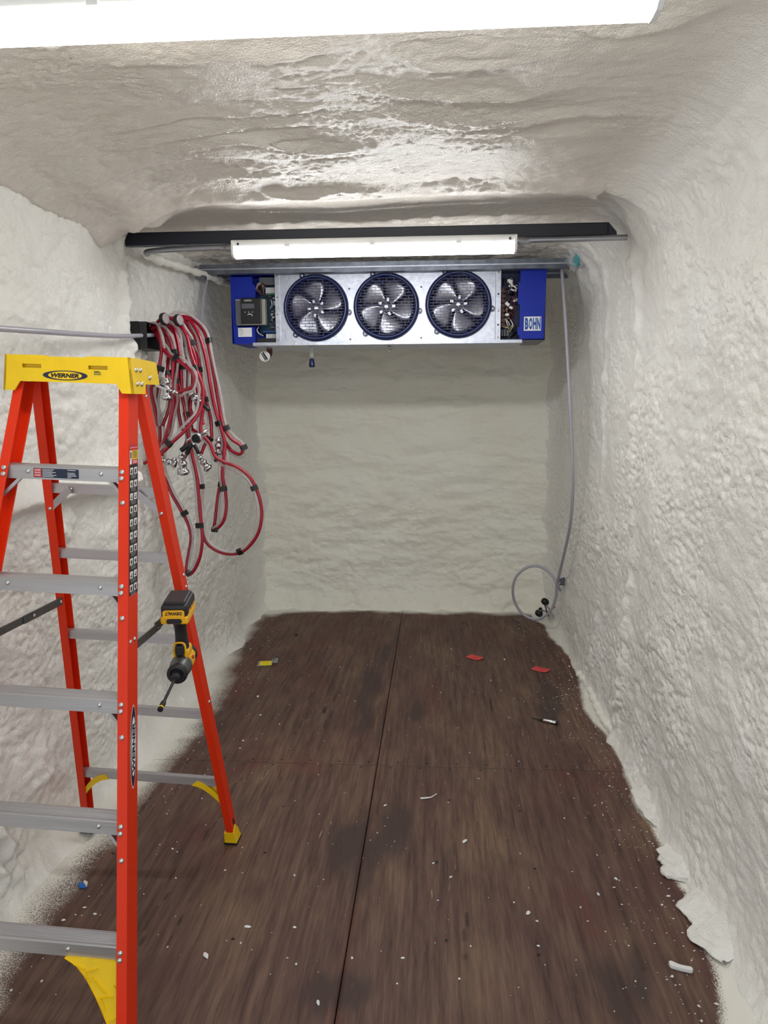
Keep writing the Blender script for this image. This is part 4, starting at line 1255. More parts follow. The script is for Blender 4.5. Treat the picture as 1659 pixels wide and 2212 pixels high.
# steps
SD = 0.2828
def strip(b, p0, p1, w, t, side):
    """flat strip from p0 to p1 with width along side and thickness t"""
    p0, p1, side = Vector(p0), Vector(p1), Vector(side).normalized()
    d = (p1 - p0).normalized()
    n = d.cross(side).normalized()
    V = []
    for p in (p0, p1):
        for (a, c_) in ((-w / 2, -t / 2), (w / 2, -t / 2), (w / 2, t / 2), (-w / 2, t / 2)):
            V.append(p + side * a + n * c_)
    b.put(V, [(3, 2, 1, 0), (4, 5, 6, 7), (0, 1, 5, 4), (1, 2, 6, 5), (2, 3, 7, 6), (3, 0, 4, 7)])
for k in range(1, 6):
    z = SD * k
    L, Rr = fr(z, -1), fr(z, 1)
    x0, x1 = L.x + TH, Rr.x - TH
    y0 = Rr.y + TH + 0.001
    dp = 0.056
    pr = [(0, -0.036), (0.0, -0.003), (0.003, 0.0)]
    for j in range(7):
        a = 0.008 + j * (dp - 0.018) / 7
        pr += [(a, 0.0), (a + 0.001, -0.0014), (a + 0.0035, -0.0014), (a + 0.0045, 0.0)]
    pr += [(dp - 0.003, 0.0), (dp, -0.003), (dp, -0.028), (dp - 0.0025, -0.028), (dp - 0.0025, -0.005), (0.0028, -0.005), (0.0028, -0.022), (0.0045, -0.036)]
    b = MB()
    b.prism(pr, (x0, y0, z), (0, 1, 0), (0, 0, 1), (1, 0, 0), 0, x1 - x0)
    st_ = b.build('step', 'alu', lad)
    for s in (1, -1):
        p = fr(z, s)
        rivet(lad, (p.x - s * 0.015, fr(z - 0.010, s).y, z - 0.008), (0, -1, 0.25))
        rivet(lad, (p.x - s * 0.015, fr(z - 0.026, s).y, z - 0.024), (0, -1, 0.25))
        if k > 1:
            rivet(st_, (p.x - s * 0.075, y0, z - 0.016), (0, -1, 0), 0.9)
            q = fr(z - 0.085, s)
            b = MB()
            strip(b, (p.x - s * 0.072, p.y + 0.022, z - 0.012), (q.x - s * 0.008, q.y + 0.030, q.z), 0.024, 0.0022, (0, 1, 0))
            b.build('step_brace', 'alu', st_)
            b = MB()
            strip(b, (p.x - s * 0.070, p.y + 0.0115, z - 0.016), (q.x - s * 0.008, q.y + 0.0195, q.z - 0.002), 0.008, 0.0022, (s * 0.7, 0, 0.7))
            b.build('brace_lip', 'alu', st_)
            rivet(lad, (q.x - s * 0.014, q.y, q.z), (0, -1, 0.25))
    if k == 1:
        for s in (1, -1):
            rivet(st_, (fr(z, s).x - s * 0.150, y0, z - 0.016), (0, -1, 0), 0.9)
            # big yellow knee brace below the lowest step
            t0, t1 = fr(z, s), fr(0.05, s)
            b = MB()
            pl = []
            for i in range(9):
                a = i / 8
                pl.append((0.158 - 0.128 * a ** 0.72, -0.034 - 0.185 * a ** 1.25))
            outl = [(0.004, -0.034), (0.158, -0.034)] + pl[1:] + [(0.004, -0.225)]
            def place(q, dy):
                zz = z + q[1]
                f = fr(zz, s)
                return Vector((f.x - s * (q[0]), f.y + dy, zz))
            n = len(outl)
            V = [place(q, 0.008) for q in outl] + [place(q, 0.014) for q in outl]
            F = [tuple(range(n)), tuple(range(2 * n - 1, n - 1, -1))] + [(i, (i + 1) % n, n + (i + 1) % n, n + i) for i in range(n)]
            b.put(V, F)
            # curved outer flange
            V2 = []
            for q in outl[1:-1]:
                V2 += [place(q, 0.004), place(q, 0.062)]
            b.put(V2, [(2 * i, 2 * i + 1, 2 * i + 3, 2 * i + 2) for i in range(len(outl) - 3)])
            kb = b.build('knee_brace', 'yellow', lad)
            rb = MB()
            for (a, c_) in (((0.135, -0.046), (0.105, -0.056)), ((0.105, -0.062), (0.075, -0.052)), ((0.105, -0.062), (0.095, -0.085)), ((0.09, -0.070), (0.05, -0.105)), ((0.070, -0.115), (0.035, -0.110)), ((0.065, -0.118), (0.055, -0.142)), ((0.035, -0.085), (0.01, -0.115)), ((0.045, -0.165), (0.015, -0.150))):
                strip(rb, place(a, 0.0065), place(c_, 0.0065), 0.004, 0.003, (0, 1, 0))
            rb.build('brace_rib', 'yellow', kb)

# rear horizontals
for k in range(1, 6):
    z = SD * k + (0.0 if k < 5 else -0.075)
    L, Rr = rr(z, -1), rr(z, 1)
    yb_ = Rr.y - 0.048 + TH + 0.011
    pr = [(0, -0.028), (0, 0.0), (0.022, 0.0), (0.022, -0.028), (0.020, -0.028), (0.020, -0.003), (0.0025, -0.003), (0.0025, -0.028)]
    b = MB()
    b.prism(pr, (L.x + 0.008, yb_, z), (0, 1, 0), (0, 0, 1), (1, 0, 0), 0, Rr.x - L.x - 0.016)
    hb = b.build('rear_crossbar', 'alu', lad)
    if k == 5:
        for s in (1, -1):
            p, q = rr(z, s), rr(z - 0.08, s)
            b = MB()
            strip(b, (p.x - s * 0.08, p.y - 0.046, z - 0.014), (q.x - s * 0.010, q.y - 0.044, q.z), 0.020, 0.003, (s * 0.7, 0, 0.7))
            b.build('rear_brace', 'alu', hb)
            rivet(hb, (p.x - s * 0.08, yb_ - 0.003, z - 0.014), (0, -1, 0), 0.8)
            rivet(hb, (q.x - s * 0.016, q.y - 0.050, q.z + 0.004), (0, -1, 0), 0.8)
    if k == 1:
        for s in (1, -1):
            b = MB()
            V = []
            N_ = 10
            for i in range(N_):
                a = i / (N_ - 1)
                xx, zz = 0.115 - 0.107 * a ** 0.8, z - 0.028 - 0.10 * a ** 1.5
                f = rr(zz, s)
                for dy in (-0.046, -0.012):
                    V.append((f.x - s * xx, f.y + dy, zz))
                    V.append((f.x - s * (xx - 0.012 * (1 - a) - 0.004), f.y + dy, zz + 0.016))
            F = []
            for i in range(N_ - 1):
                o_ = i * 4
                F += [(o_, o_ + 4, o_ + 5, o_ + 1), (o_ + 2, o_ + 3, o_ + 7, o_ + 6), (o_, o_ + 2, o_ + 6, o_ + 4), (o_ + 1, o_ + 5, o_ + 7, o_ + 3)]
            F += [(0, 1, 3, 2), (V.__len__() - 4, V.__len__() - 2, V.__len__() - 1, V.__len__() - 3)]
            b.put(V, F)
            b.build('rear_knee_brace', 'yellow', lad)

# feet
def foot(fn, s, y0, y1, h):
    p0, p1 = fn(0.0, s), fn(h, s)
    b = MB()
    e = 0.006
    V = []
    for (p, z, g) in ((p0, 0.006, 0.007), (p1, h, 0.002)):
        V += [(p.x + s * g, p.y + y0 - g, z), (p.x - s * (0.031 + g), p.y + y0 - g, z), (p.x - s * (0.031 + g), p.y + y1 + g, z), (p.x + s * g, p.y + y1 + g, z)]
    # peaked outer side
    b.put(V, [(0, 1, 2, 3), (0, 1, 5, 4), (1, 2, 6, 5), (2, 3, 7, 6), (3, 0, 4, 7), (4, 5, 6, 7)])
    p2 = fn(h + 0.022, s)
    b.put([V[4], V[7], (p2.x + s * 0.0035, p2.y + (y0 + y1) / 2 + 0.006, h + 0.022), (V[4][0] - s * 0.004, V[4][1], V[4][2]), (V[7][0] - s * 0.004, V[7][1], V[7][2]), (p2.x - s * 0.0005, p2.y + (y0 + y1) / 2 + 0.006, h + 0.022)], [(0, 1, 2), (3, 5, 4), (0, 2, 5, 3), (1, 4, 5, 2)])
    fo = b.build('foot_boot', 'yellow', lad, bevel=0.0015)
    b = MB()
    b.box((min(p0.x + s * 0.008, p0.x - s * 0.039), p0.y + y0 - 0.008, 0.0), (max(p0.x + s * 0.008, p0.x - s * 0.039), p0.y + y1 + 0.008, 0.0075))
    b.build('tread_pad', 'rubber', fo)
    b = MB()
    pm = fn(h * 0.55, s)
    b.prism([(-0.010, -0.012), (0.012, -0.012), (0.006, 0.014)], (pm.x + s * 0.0062, pm.y + (y0 + y1) / 2, h * 0.5), (0, 1, 0), (0, 0, 1), (s, 0, 0), -0.001, 0.0004)
    b.build('boot_window', 'dw_yellow', fo)
for s in (1, -1):
    foot(fr, s, 0.0, WEB, 0.058)
    foot(rr, s, -0.048, 0.0, 0.052)

# spreaders
for s in (1, -1):
    zf, zr = 0.955, 0.945
    a = fr(zf, s) + Vector((-s * 0.014, WEB - 0.008, 0))
    e = rr(zr, s) + Vector((-s * 0.018, -0.058, 0.012))
    m_ = a.lerp(e, 0.52)
    sp_ = MB()
    strip(sp_, a, m_ + (e - a).normalized() * 0.012, 0.022, 0.003, (0, 0, 1))
    so_ = sp_.build('spreader_bar', 'steel', lad)
    sp_ = MB()
    off = Vector((-s * 0.0045, 0, 0.002))
    strip(sp_, m_ - (e - a).normalized() * 0.02 + off, e + off, 0.024, 0.004, (0, 0, 1))
    o2 = sp_.build('spreader_arm', 'steel', so_)
    sp_ = MB()
    strip(sp_, a + Vector((s * 0.006, -0.01, -0.018)), a + Vector((s * 0.006, -0.01, 0.020)), 0.022, 0.005, (0, 1, 0))
    sp_.build('spreader_bracket', 'steel', so_)
    for q in (a + Vector((0, .012, 0)), m_ + off * 2 + (e - a).normalized() * 0.02, e + off - (e - a).normalized() * 0.01):
        rivet(so_, q + Vector((-s * 0.003 if s < 0 else 0.0028, 0, 0)), (1, 0, 0), 0.75)

# rivets on the outer side of the right rails
for (z, y) in ((0.985, 0.018), (0.985, 0.044)):
    p = fr(z, 1)
    rivet(lad, (p.x, p.y + y, z), (1, 0, 0.09), 0.8)
for (z, y) in ((1.06, -0.016), (1.02, -0.016), (0.60, -0.02), (1.60, -0.024)):
    p = rr(z, 1)
    rivet(lad, (p.x, p.y + y, z), (1, 0, 0.08), 0.8)

# top cap
cap_e = MB()
hw = LT_W / 2
CF, CB = LYF - 0.016, 0.585           # front and back planes
zt = 1.698
def capx(z):
    return hw + 0.012 + (zt - z) * 0.085
zc = 1.630                            # underside of the middle
front = []
xs_ = [-capx(zt), -0.115, -0.066, 0.05, 0.102, capx(zt)]
# front face as cells with two slots left open
zl = [zc, 1.665, 1.675, zt]
cells_x = [-hw - 0.014, -0.122, -0.070, 0.056, 0.108, hw + 0.014]
for i in range(5):
    for j in range(3):
        if j == 1 and i in (1, 3):
            continue
        xa, xb, za, zb = cells_x[i], cells_x[i + 1], zl[j], zl[j + 1]
        if j == 2 and i == 2:
            zb -= 0.003
        ya = CF + 0.0
        def sx(x, z):
            if abs(x) > hw:
                return math.copysign(capx(z), x)
            return x
        V = [(XC + sx(xa, za), ya, za), (XC + sx(xb, za), ya, za), (XC + sx(xb, zb), ya, zb), (XC + sx(xa, zb), ya, zb)]
        V += [(v[0], v[1] + 0.005, v[2]) for v in V]
        cap_e.put(V, [(0, 1, 2, 3), (7, 6, 5, 4), (0, 4, 5, 1), (3, 2, 6, 7), (1, 5, 6, 2), (0, 3, 7, 4)])
for s in (1, -1):                      # lower corners wrapping the rails
    z0 = 1.606
    cap_e.prism([(s * capx(zc), zc), (s * capx(z0), z0), (s * (capx(z0) - 0.030), z0), (s * (capx(zc) - 0.044), zc)], (XC, CF, 0), (1, 0, 0), (0, 0, 1), (0, 1, 0), 0, 0.005)
    # end wall: deep at the front, shallower at the back
    pr = [(CF, 1.606), (CF + 0.082, 1.606), (CF + 0.088, 1.632), (CB + 0.004, 1.632), (CB - 0.01, zt - 0.004), (CF + 0.05, zt), (CF, zt)]
    V = []
    for dx in (0.0, -0.006):
        for (y, z) in pr:
            V.append((XC + s * (capx(z) + dx), y, z))
    n = len(pr)
    cap_e.put(V, [tuple(range(n)), tuple(range(2 * n - 1, n - 1, -1))] + [(i, (i + 1) % n, n + (i + 1) % n, n + i) for i in range(n)])
cap_e.box((XC - capx(zt) + 0.004, CF + 0.003, zt - 0.010), (XC + capx(zt) - 0.004, CB - 0.012, zt - 0.004))
cap_e.box((XC - capx(zt) + 0.004, CF + 0.003, zt - 0.004), (XC - 0.066, CF + 0.03, zt))
cap_e.box((XC + 0.05, CF + 0.003, zt - 0.004), (XC + capx(zt) - 0.004, CF + 0.03, zt))
cap_e.box((XC - capx(zt), CB - 0.014, 1.632), (XC + capx(zt), CB - 0.008, zt - 0.004))
cap_e.box((XC - 0.13, CF + 0.012, 1.655), (XC + 0.12, CF + 0.015, 1.69))
cap = cap_e.build('top_cap', 'yellow', lad)
for (y, z) in ((0.030, 1.668), (0.058, 1.668), (0.030, 1.632), (0.058, 1.632), (0.118, 1.650)):
    rivet(cap, (XC + capx(z) + 0.0005, CF + y, z), (1, 0, 0.08), 1.0)
yy = CF - 0.0006
for (a, b_, m_, dx, dy) in ((0.0605, 0.0125, 'navy_print', 0, 0), (0.0455, 0.0102, 'yellow', 0, 0.0004)):
    V, F = ellipse((XC - 0.006, yy - dy, 1.6475), (1, 0, 0), (0, 0, 1), a, b_)
    q = MB()
    q.put(V, F)
    q.build('logo_oval', m_, cap, fix=False)
lettering('WERNER', (XC - 0.044, yy - 0.0008, 1.6418), (1, 0, 0), (0, 0, 1), 0.076, 0.0112, 'black_print', cap, shear=0.22, bold=0.05)
q = MB()
q.quad((XC + 0.070, yy, 1.6495), (1, 0, 0), (0, 0, 1), 0.022, 0.0135)
lab = q.build('rating_label', 'yellow_print', cap)
lettering('300', (XC + 0.0715, yy - 0.0004, 1.6550), (1, 0, 0), (0, 0, 1), 0.0135, 0.0068, 'black_print', lab, bold=0.03)
lettering('lb', (XC + 0.0856, yy - 0.0004, 1.6550), (1, 0, 0), (0, 0, 1), 0.0045, 0.0052, 'black_print', lab, bold=0.02)
q = MB()
q.quad((XC + 0.0715, yy - 0.0004, 1.6515), (1, 0, 0), (0, 0, 1), 0.019, 0.0018)
q.build('small_print', 'black_print', lab)

# warning label on the top step
z5 = SD * 5
y5 = fr(z5, 1).y + TH + 0.001 - 0.0006
q = MB()
q.quad((XC - 0.083, y5, z5 - 0.031), (1, 0, 0), (0, 0, 1), 0.122, 0.024)
wl = q.build('warning_label', 'navy_print', lad)
q = MB()
q.quad((XC - 0.082, y5 - 0.0003, z5 - 0.030), (1, 0, 0), (0, 0, 1), 0.021, 0.022)
q.build('red_field', 'red_print', wl)
for i, tx in enumerate(('DANGER', 'PELIGRO', 'DANGER')):
    lettering(tx, (XC - 0.0795, y5 - 0.0006, z5 - 0.0135 - i * 0.0068), (1, 0, 0), (0, 0, 1), 0.016, 0.0040, 'white_print', wl, bold=0.02, shear=0.1)
q = MB()
for i, w in enumerate((0.032, 0.028, 0.036, 0.027, 0.038, 0.030)):
    q.quad((XC - 0.059, y5 - 0.0003, z5 - 0.0105 - i * 0.0036), (1, 0, 0), (0, 0, 1), w, 0.0012)
for i, w in enumerate((0.022, 0.0, 0.020, 0.022, 0.024, 0.010)):
    if w:
        q.quad((XC + 0.009, y5 - 0.0003, z5 - 0.0105 - i * 0.0036), (1, 0, 0), (0, 0, 1), w, 0.0012)
q.build('print_lines', 'white_print', wl)

# instruction strip on the outer face of the right front rail
def on_web(y, z, out=0.0005):
    p = fr(z, 1)
    return Vector((p.x + out, p.y + y, z))
def web_quad(b, y0, z0, y1, z1, out):
    b.put([on_web(y0, z0, out), on_web(y1, z0, out), on_web(y1, z1, out), on_web(y0, z1, out)], [(0, 1, 2, 3)])
q = MB()
web_quad(q, 0.008, 1.098, 0.060, 1.424, 0.0004)
strip_l = q.build('instruction_strip', 'black_print', rails[1])
q = MB()
q2 = MB()
q3 = MB()
for i in range(10):
    zt_ = 1.416 - i * 0.0325
    for (ya, yb2) in ((0.012, 0.030), (0.037, 0.055)):
        web_quad(q, ya, zt_ - 0.017, yb2, zt_, 0.0007)
        ym = (ya + yb2) / 2
        web_quad(q2, ym - 0.002 + 0.002 * (i % 3 - 1), zt_ - 0.015, ym + 0.004, zt_ - 0.004, 0.001)
        web_quad(q2, ym - 0.006, zt_ - 0.013 + 0.003 * (i % 2), ym + 0.001, zt_ - 0.010 + 0.003 * (i % 2), 0.001)
    for j in range(3):
        web_quad(q3, 0.016 + 0.002 * j, zt_ - 0.0205 - j * 0.0034, 0.050 - 0.002 * ((i + j) % 3), zt_ - 0.0192 - j * 0.0034, 0.0007)
q.build('pictogram_panels', 'white_print', strip_l)
q2.build('pictograms', 'black_print', strip_l)
q3.build('print_lines', 'grey_print', strip_l)
q = MB()
web_quad(q, 0.008, 1.424, 0.060, 1.475, 0.0004)
rl = q.build('red_label', 'red_print', rails[1])
q = MB()
web_quad(q, 0.024, 1.437, 0.060, 1.460, 0.0007)
q.build('yellow_field', 'yellow_print', rl)
q = MB()
web_quad(q, 0.009, 1.437, 0.022, 1.460, 0.0007)
web_quad(q, 0.010, 1.425, 0.021, 1.436, 0.0007)
for j in range(3):
    web_quad(q, 0.028, 1.427 + j * 0.003, 0.055, 1.4282 + j * 0.003, 0.0007)
for j in range(3):
    web_quad(q, 0.012 + j * 0.016, 1.466, 0.024 + j * 0.016, 1.4675, 0.0007)
q.build('white_fields', 'white_print', rl)
q = MB()
for j in range(5):
    web_quad(q, 0.027, 1.441 + j * 0.0038, 0.056, 1.4428 + j * 0.0038, 0.0009)
web_quad(q, 0.012, 1.440, 0.019, 1.456, 0.0009)
q.build('dark_print', 'black_print', rl)
# upright oval maker's mark
axu = (fr(1.0, 1) - fr(0.5, 1)).normalized()
for (a, b_, m_, o_) in ((0.1025, 0.0190, 'white_print', 0.0004), (0.099, 0.0170, 'navy_print', 0.0007), (0.073, 0.0135, 'white_print', 0.001)):
    V, F = ellipse(on_web(0.036, 0.729, o_), axu, (0, 1, 0), a, b_)
    q = MB()
    q.put(V, F)
    q.build('maker_oval', m_, rails[1], fix=False)
lettering('WERNER', on_web(0.0450, 0.669, 0.0014), axu, (0, -1, 0), 0.120, 0.0175, 'navy_print', rails[1], shear=0.22, bold=0.04)
# small oval on the right rear rail
V, F = ellipse(rr(0.085, 1) + Vector((0.0007, -0.022, 0)), (rr(0.5, 1) - rr(0.1, 1)).normalized(), (0, 1, 0), 0.020, 0.0085)
q = MB()
q.put(V, F)
q.build('maker_oval', 'navy_print', rails[(1, 'r')], fix=False)

# ================================================================== impact driver hanging from the right spreader
drv = empty('impact_driver', (-0.480, 2.115, 0.83), (math.radians(7), 0, math.radians(6)))
tag(drv, 'yellow and black cordless impact driver hanging upside down on the ladder', 'power tool')
# tool frame: nose along -y, battery at the top (+z)
b = MB()
b.bbox((-0.037, -0.062, 0.168), (0.037, 0.052, 0.207), 0.009)
b.bbox((-0.031, -0.052, 0.203), (0.031, 0.045, 0.214), 0.005)
bat = b.build('battery', 'dw_black', drv)
b = MB()
b.bbox((-0.0385, -0.0635, 0.150), (0.0385, 0.045, 0.174), 0.006)
b.build('battery_rail', 'dw_yellow', bat)
b = MB()
b.prism([(-0.030, 0.170), (0.030, 0.170), (0.030, 0.190), (0.024, 0.194), (-0.024, 0.194), (-0.030, 0.190)], (0, -0.0635, 0), (1, 0, 0), (0, 0, 1), (0, -1, 0), 0, 0.003)
b.build('battery_badge', 'dw_yellow', bat)
lettering('DEWALT', (0.023, -0.0672, 0.1900), (-1, 0, 0), (0, 0, -1), 0.046, 0.0098, 'black_print', bat, bold=0.04)
b = MB()
b.prism([(-0.022, 0.160), (-0.018, 0.154), (0.018, 0.154), (0.022, 0.160), (0.018, 0.168), (-0.018, 0.168)], (0, -0.0640, 0), (1, 0, 0), (0, 0, 1), (0, -1, 0), 0, 0.002)
b.build('release_button', 'dw_black', bat)
b = MB()
for i in range(3):
    b.box((0.0372, -0.04 + i * 0.028, 0.176), (0.0378, -0.018 + i * 0.028, 0.183))
b.build('side_flash', 'dw_yellow', bat)
b = MB()
for (u, v) in ((-0.026, -0.046), (0.026, -0.046), (-0.026, 0.038), (0.026, 0.038)):
    b.lathe([(0.003, 0), (0.003, 0.001)], (u, v, 0.2105), (0, 0, 1), 8)
b.build('battery_screw', 'dw_grey', bat)
b = MB()
V = []
prof = [(0.150, -0.004, 0.024, 0.030), (0.138, -0.002, 0.019, 0.024), (0.115, 0.002, 0.0165, 0.021), (0.09, 0.004, 0.0165, 0.021), (0.065, 0.006, 0.018, 0.023), (0.045, 0.006, 0.020, 0.027), (0.03, 0.004, 0.022, 0.032)]
sg = 14
for (z, yc, hx, hy) in prof:
    for k in range(sg):
        a = 2 * math.pi * k / sg
        V.append((hx * math.copysign(abs(math.cos(a)) ** 0.8, math.cos(a)), yc + hy * math.copysign(abs(math.sin(a)) ** 0.8, math.sin(a)), z))
F = [(i * sg + k, i * sg + (k + 1) % sg, (i + 1) * sg + (k + 1) % sg, (i + 1) * sg + k) for i in range(len(prof) - 1) for k in range(sg)]
b.put(V, F, True)
b.build('handle', 'dw_black', drv)
b = MB()
b.lathe([(0.020, -0.066), (0.027, -0.060), (0.0305, -0.040), (0.031, 0.0), (0.029, 0.018)], (0, -0.002, 0.006), (0, -1, 0), 20)
b.bbox((-0.022, -0.022, 0.018), (0.022, 0.040, 0.052), 0.008)
hd = b.build('motor_housing', 'dw_yellow', drv)
b = MB()
b.lathe([(0.022, -0.070), (0.030, -0.064), (0.032, -0.050), (0.0315, -0.044)], (0, -0.002, 0.006), (0, -1, 0), 20)
b.build('rear_cover', 'dw_black', hd)
b = MB()
for s in (-1, 1):
    for i in range(3):
        b.bbox((s * 0.0305 - 0.002, 0.028 + i * 0.009, 0.0), (s * 0.0305 + 0.002, 0.032 + i * 0.009, 0.014), 0.001)
b.build('air_vent', 'dw_black', hd)
b = MB()
b.lathe([(0.0315, 0.016), (0.0315, 0.03), (0.0295, 0.05), (0.0265, 0.062)], (0, -0.002, 0.006), (0, -1, 0), 20)
b.build('gear_case', 'dw_grey', drv)
b = MB()
b.lathe([(0.0265, 0.060), (0.029, 0.064), (0.029, 0.078), (0.025, 0.082), (0.018, 0.083), (0.0165, 0.078), (0.013, 0.079)], (0, -0.002, 0.006), (0, -1, 0), 20)
b.build('nose_ring', 'dw_black', drv)
b = MB()
b.lathe([(0.0125, 0.075), (0.0135, 0.090), (0.0135, 0.100), (0.010, 0.102), (0.006, 0.102)], (0, -0.002, 0.006), (0, -1, 0), 16)
b.build('chuck', 'dw_black', drv)
b = MB()
b.bbox((-0.012, -0.036, 0.040), (0.012, -0.014, 0.072), 0.005)
b.build('trigger', 'dw_black', drv)
b = MB()
_tp = [(s * 0.0165, y, z) for (s, y, z) in ((-1, -0.028, 0.036), (-1, -0.028, 0.068), (-0.6, -0.027, 0.078), (0.6, -0.027, 0.078), (1, -0.028, 0.068), (1, -0.028, 0.036))]
b.tube(smooth_path(_tp, 4), 0.003, 6)
b.build('trigger_surround', 'dw_yellow', drv)
b = MB()
b.lathe([(0.0055, 0), (0.0055, 0.003), (0.003, 0.004)], (0.0305, -0.008, 0.026), (1, -0.3, 0), 10)
b.build('direction_button', 'red_print', drv)
_bd = Vector((-0.10, -1, -0.20)).normalized()
_b0 = Vector((0, -0.100, 0.006))
b = MB()
b.lathe([(0.0042, 0), (0.0042, 0.095), (0.0048, 0.096), (0.0048, 0.104)], _b0, _bd, 8)
b.build('bit_extension', 'dw_black', drv)
b = MB()
b.lathe([(0.0062, 0.100), (0.0075, 0.106), (0.0075, 0.120), (0.0068, 0.121)], _b0, _bd, 12)
b.build('bit_socket', 'dw_black', drv)
b = MB()
b.lathe([(0.0077, 0.1215), (0.0077, 0.1255)], _b0, _bd, 12)
b.build('brass_ring', 'yellow_print', drv)
b = MB()
b.lathe([(0.0074, 0.1258), (0.0074, 0.133), (0.005, 0.1335)], _b0, _bd, 12)
b.build('socket_tip', 'rubber', drv)
b = MB()
b.tube(smooth_path([(-0.036, 0.03, 0.15), (-0.050, 0.03, 0.148), (-0.056, 0.01, 0.14), (-0.056, -0.03, 0.135), (-0.050, -0.045, 0.135)], 5), 0.003, 6)
b.build('belt_hook', 'steel', drv)

# ================================================================== hoses out of the wall sleeve
sl = empty('wall_sleeve', (-1.10, 3.55, 1.885))
b = MB()
for (a, c_) in (((-0.03, -0.10, -0.06), (0.055, 0.10, -0.055)), ((-0.03, -0.10, 0.055), (0.055, 0.10, 0.06)), ((-0.03, -0.10, -0.055), (0.055, -0.095, 0.055)), ((-0.03, 0.095, -0.055), (0.055, 0.10, 0.055)), ((-0.03, -0.095, -0.055), (-0.025, 0.095, 0.055))):
    b.box(a, c_)
b.build('sleeve', 'black', sl)
b = MB()
b.prism([(-0.106, -0.05), (-0.099, -0.062), (-0.099, 0.062), (-0.107, 0.058)], (-0.03, 0, 0), (0, 1, 0), (0, 0, 1), (1, 0, 0), 0.0, 0.05)
b.build('grey_tape', 'rubber', sl)
tag(sl, 'black rectangular sleeve in the left wall foam with hoses coming out', 'wall sleeve')

def coupler(par, p, axis, lever, s=1.0):
    """chrome keg coupler: flanged body along axis, side outlet, black lever grip"""
    p, axis, lever = Vector(p), Vector(axis).normalized(), Vector(lever).normalized()
    b = MB()
    b.lathe([(0.018 * s, -0.040 * s), (0.026 * s, -0.038 * s), (0.027 * s, -0.026 * s), (0.018 * s, -0.022 * s), (0.0165 * s, 0.0), (0.021 * s, 0.004 * s), (0.021 * s, 0.014 * s), (0.013 * s, 0.018 * s), (0.012 * s, 0.034 * s), (0.016 * s, 0.036 * s), (0.016 * s, 0.048 * s), (0.009 * s, 0.050 * s), (0.007 * s, 0.062 * s)], p, axis, 14)
    sd = axis.cross(lever)
    sd = sd.normalized() if sd.length > 0.05 else axis.orthogonal().normalized()
    b.lathe([(0.008 * s, 0.012 * s), (0.008 * s, 0.030 * s), (0.012 * s, 0.031 * s), (0.012 * s, 0.042 * s), (0.007 * s, 0.043 * s), (0.006 * s, 0.056 * s)], p + axis * 0.006 * s, -lever, 10)
    c0 = b.build('coupler', 'chrome', par)
    b = MB()
    strip(b, p + sd * 0.019 * s + axis * 0.01 * s, p + sd * 0.019 * s + lever * 0.05 * s + axis * 0.014 * s, 0.012 * s, 0.004 * s, axis)
    strip(b, p - sd * 0.019 * s + axis * 0.01 * s, p - sd * 0.010 * s + lever * 0.05 * s + axis * 0.014 * s, 0.012 * s, 0.004 * s, axis)
    b.build('lever_arm', 'chrome', c0)
    b = MB()
    b.lathe([(0.007 * s, 0.045 * s), (0.011 * s, 0.050 * s), (0.010 * s, 0.075 * s), (0.012 * s, 0.100 * s), (0.008 * s, 0.106 * s)], p + axis * 0.014 * s, lever, 10)
    b.build('lever_grip', 'black', c0)
    b = MB()
    b.lathe([(0.020 * s, -0.0405 * s), (0.020 * s, -0.043 * s), (0.012 * s, -0.0435 * s)], p, axis, 14)
    b.build('rubber_seal', 'rubber', c0)
    return c0

HG = 'red and clear taped beverage lines bundled at the left wall'
HLAB = {
 'O': 'red line in the middle of the bundle, close behind the topmost coupler',
 'P': 'red line dropping through the centre of the bundle to the face-on coupler',
 'Q': 'red line arching over the top of the bundle, left of the rightmost lines',
 'R': 'red line bowing left towards the ladder leg inside the bundle',
 'G': 'straight red line nearest the ladder rail ending in a sideways coupler',
 'H': 'red line hanging behind the couplers, second from the ladder rail',
 'I': 'red line ending in the lowest chrome coupler that points straight down',
 'J': 'red line ending in the coupler whose round face points at the viewer',
 'L': 'red line ending in the tilted chrome coupler at lower right of the bundle',
 'M': 'red line ending in the chrome coupler at mid height inside the bundle',
 'N': 'short red line hanging straight behind the topmost chrome coupler',
 'A': 'red line looping to the topmost chrome coupler beside the ladder cap',
 'B': 'red and clear line crossing the bundle down left behind the ladder rail',
 'C': 'rightmost red line of the bundle ending in a small right-hand loop',
 'D': 'red and clear line folded into a narrow hanging loop',
 'E': 'red and clear line making the widest round loop low on the right',
 'F': 'red and clear line with the lowest loop, passing behind the ladder leg',
 'K': 'red line hanging at the left edge of the bundle next to the ladder cap',
}
TAPES = {'A': (0.40,), 'B': (0.44, 0.86), 'C': (0.30, 0.55, 0.70), 'D': (0.36, 0.54, 0.735, 0.86), 'E': (0.16, 0.50, 0.66, 0.90), 'F': (0.36, 0.53, 0.72), 'G': (0.30,), 'H': (0.45,), 'I': (0.35, 0.62), 'J': (0.3, 0.8), 'K': (0.5,), 'L': (0.45, 0.80), 'M': (0.45,), 'N': (0.65,), 'O': (0.5,), 'P': (0.35, 0.8), 'Q': (0.55,), 'R': (0.4,)}
rh = random.Random(11)
HOBJ = {}
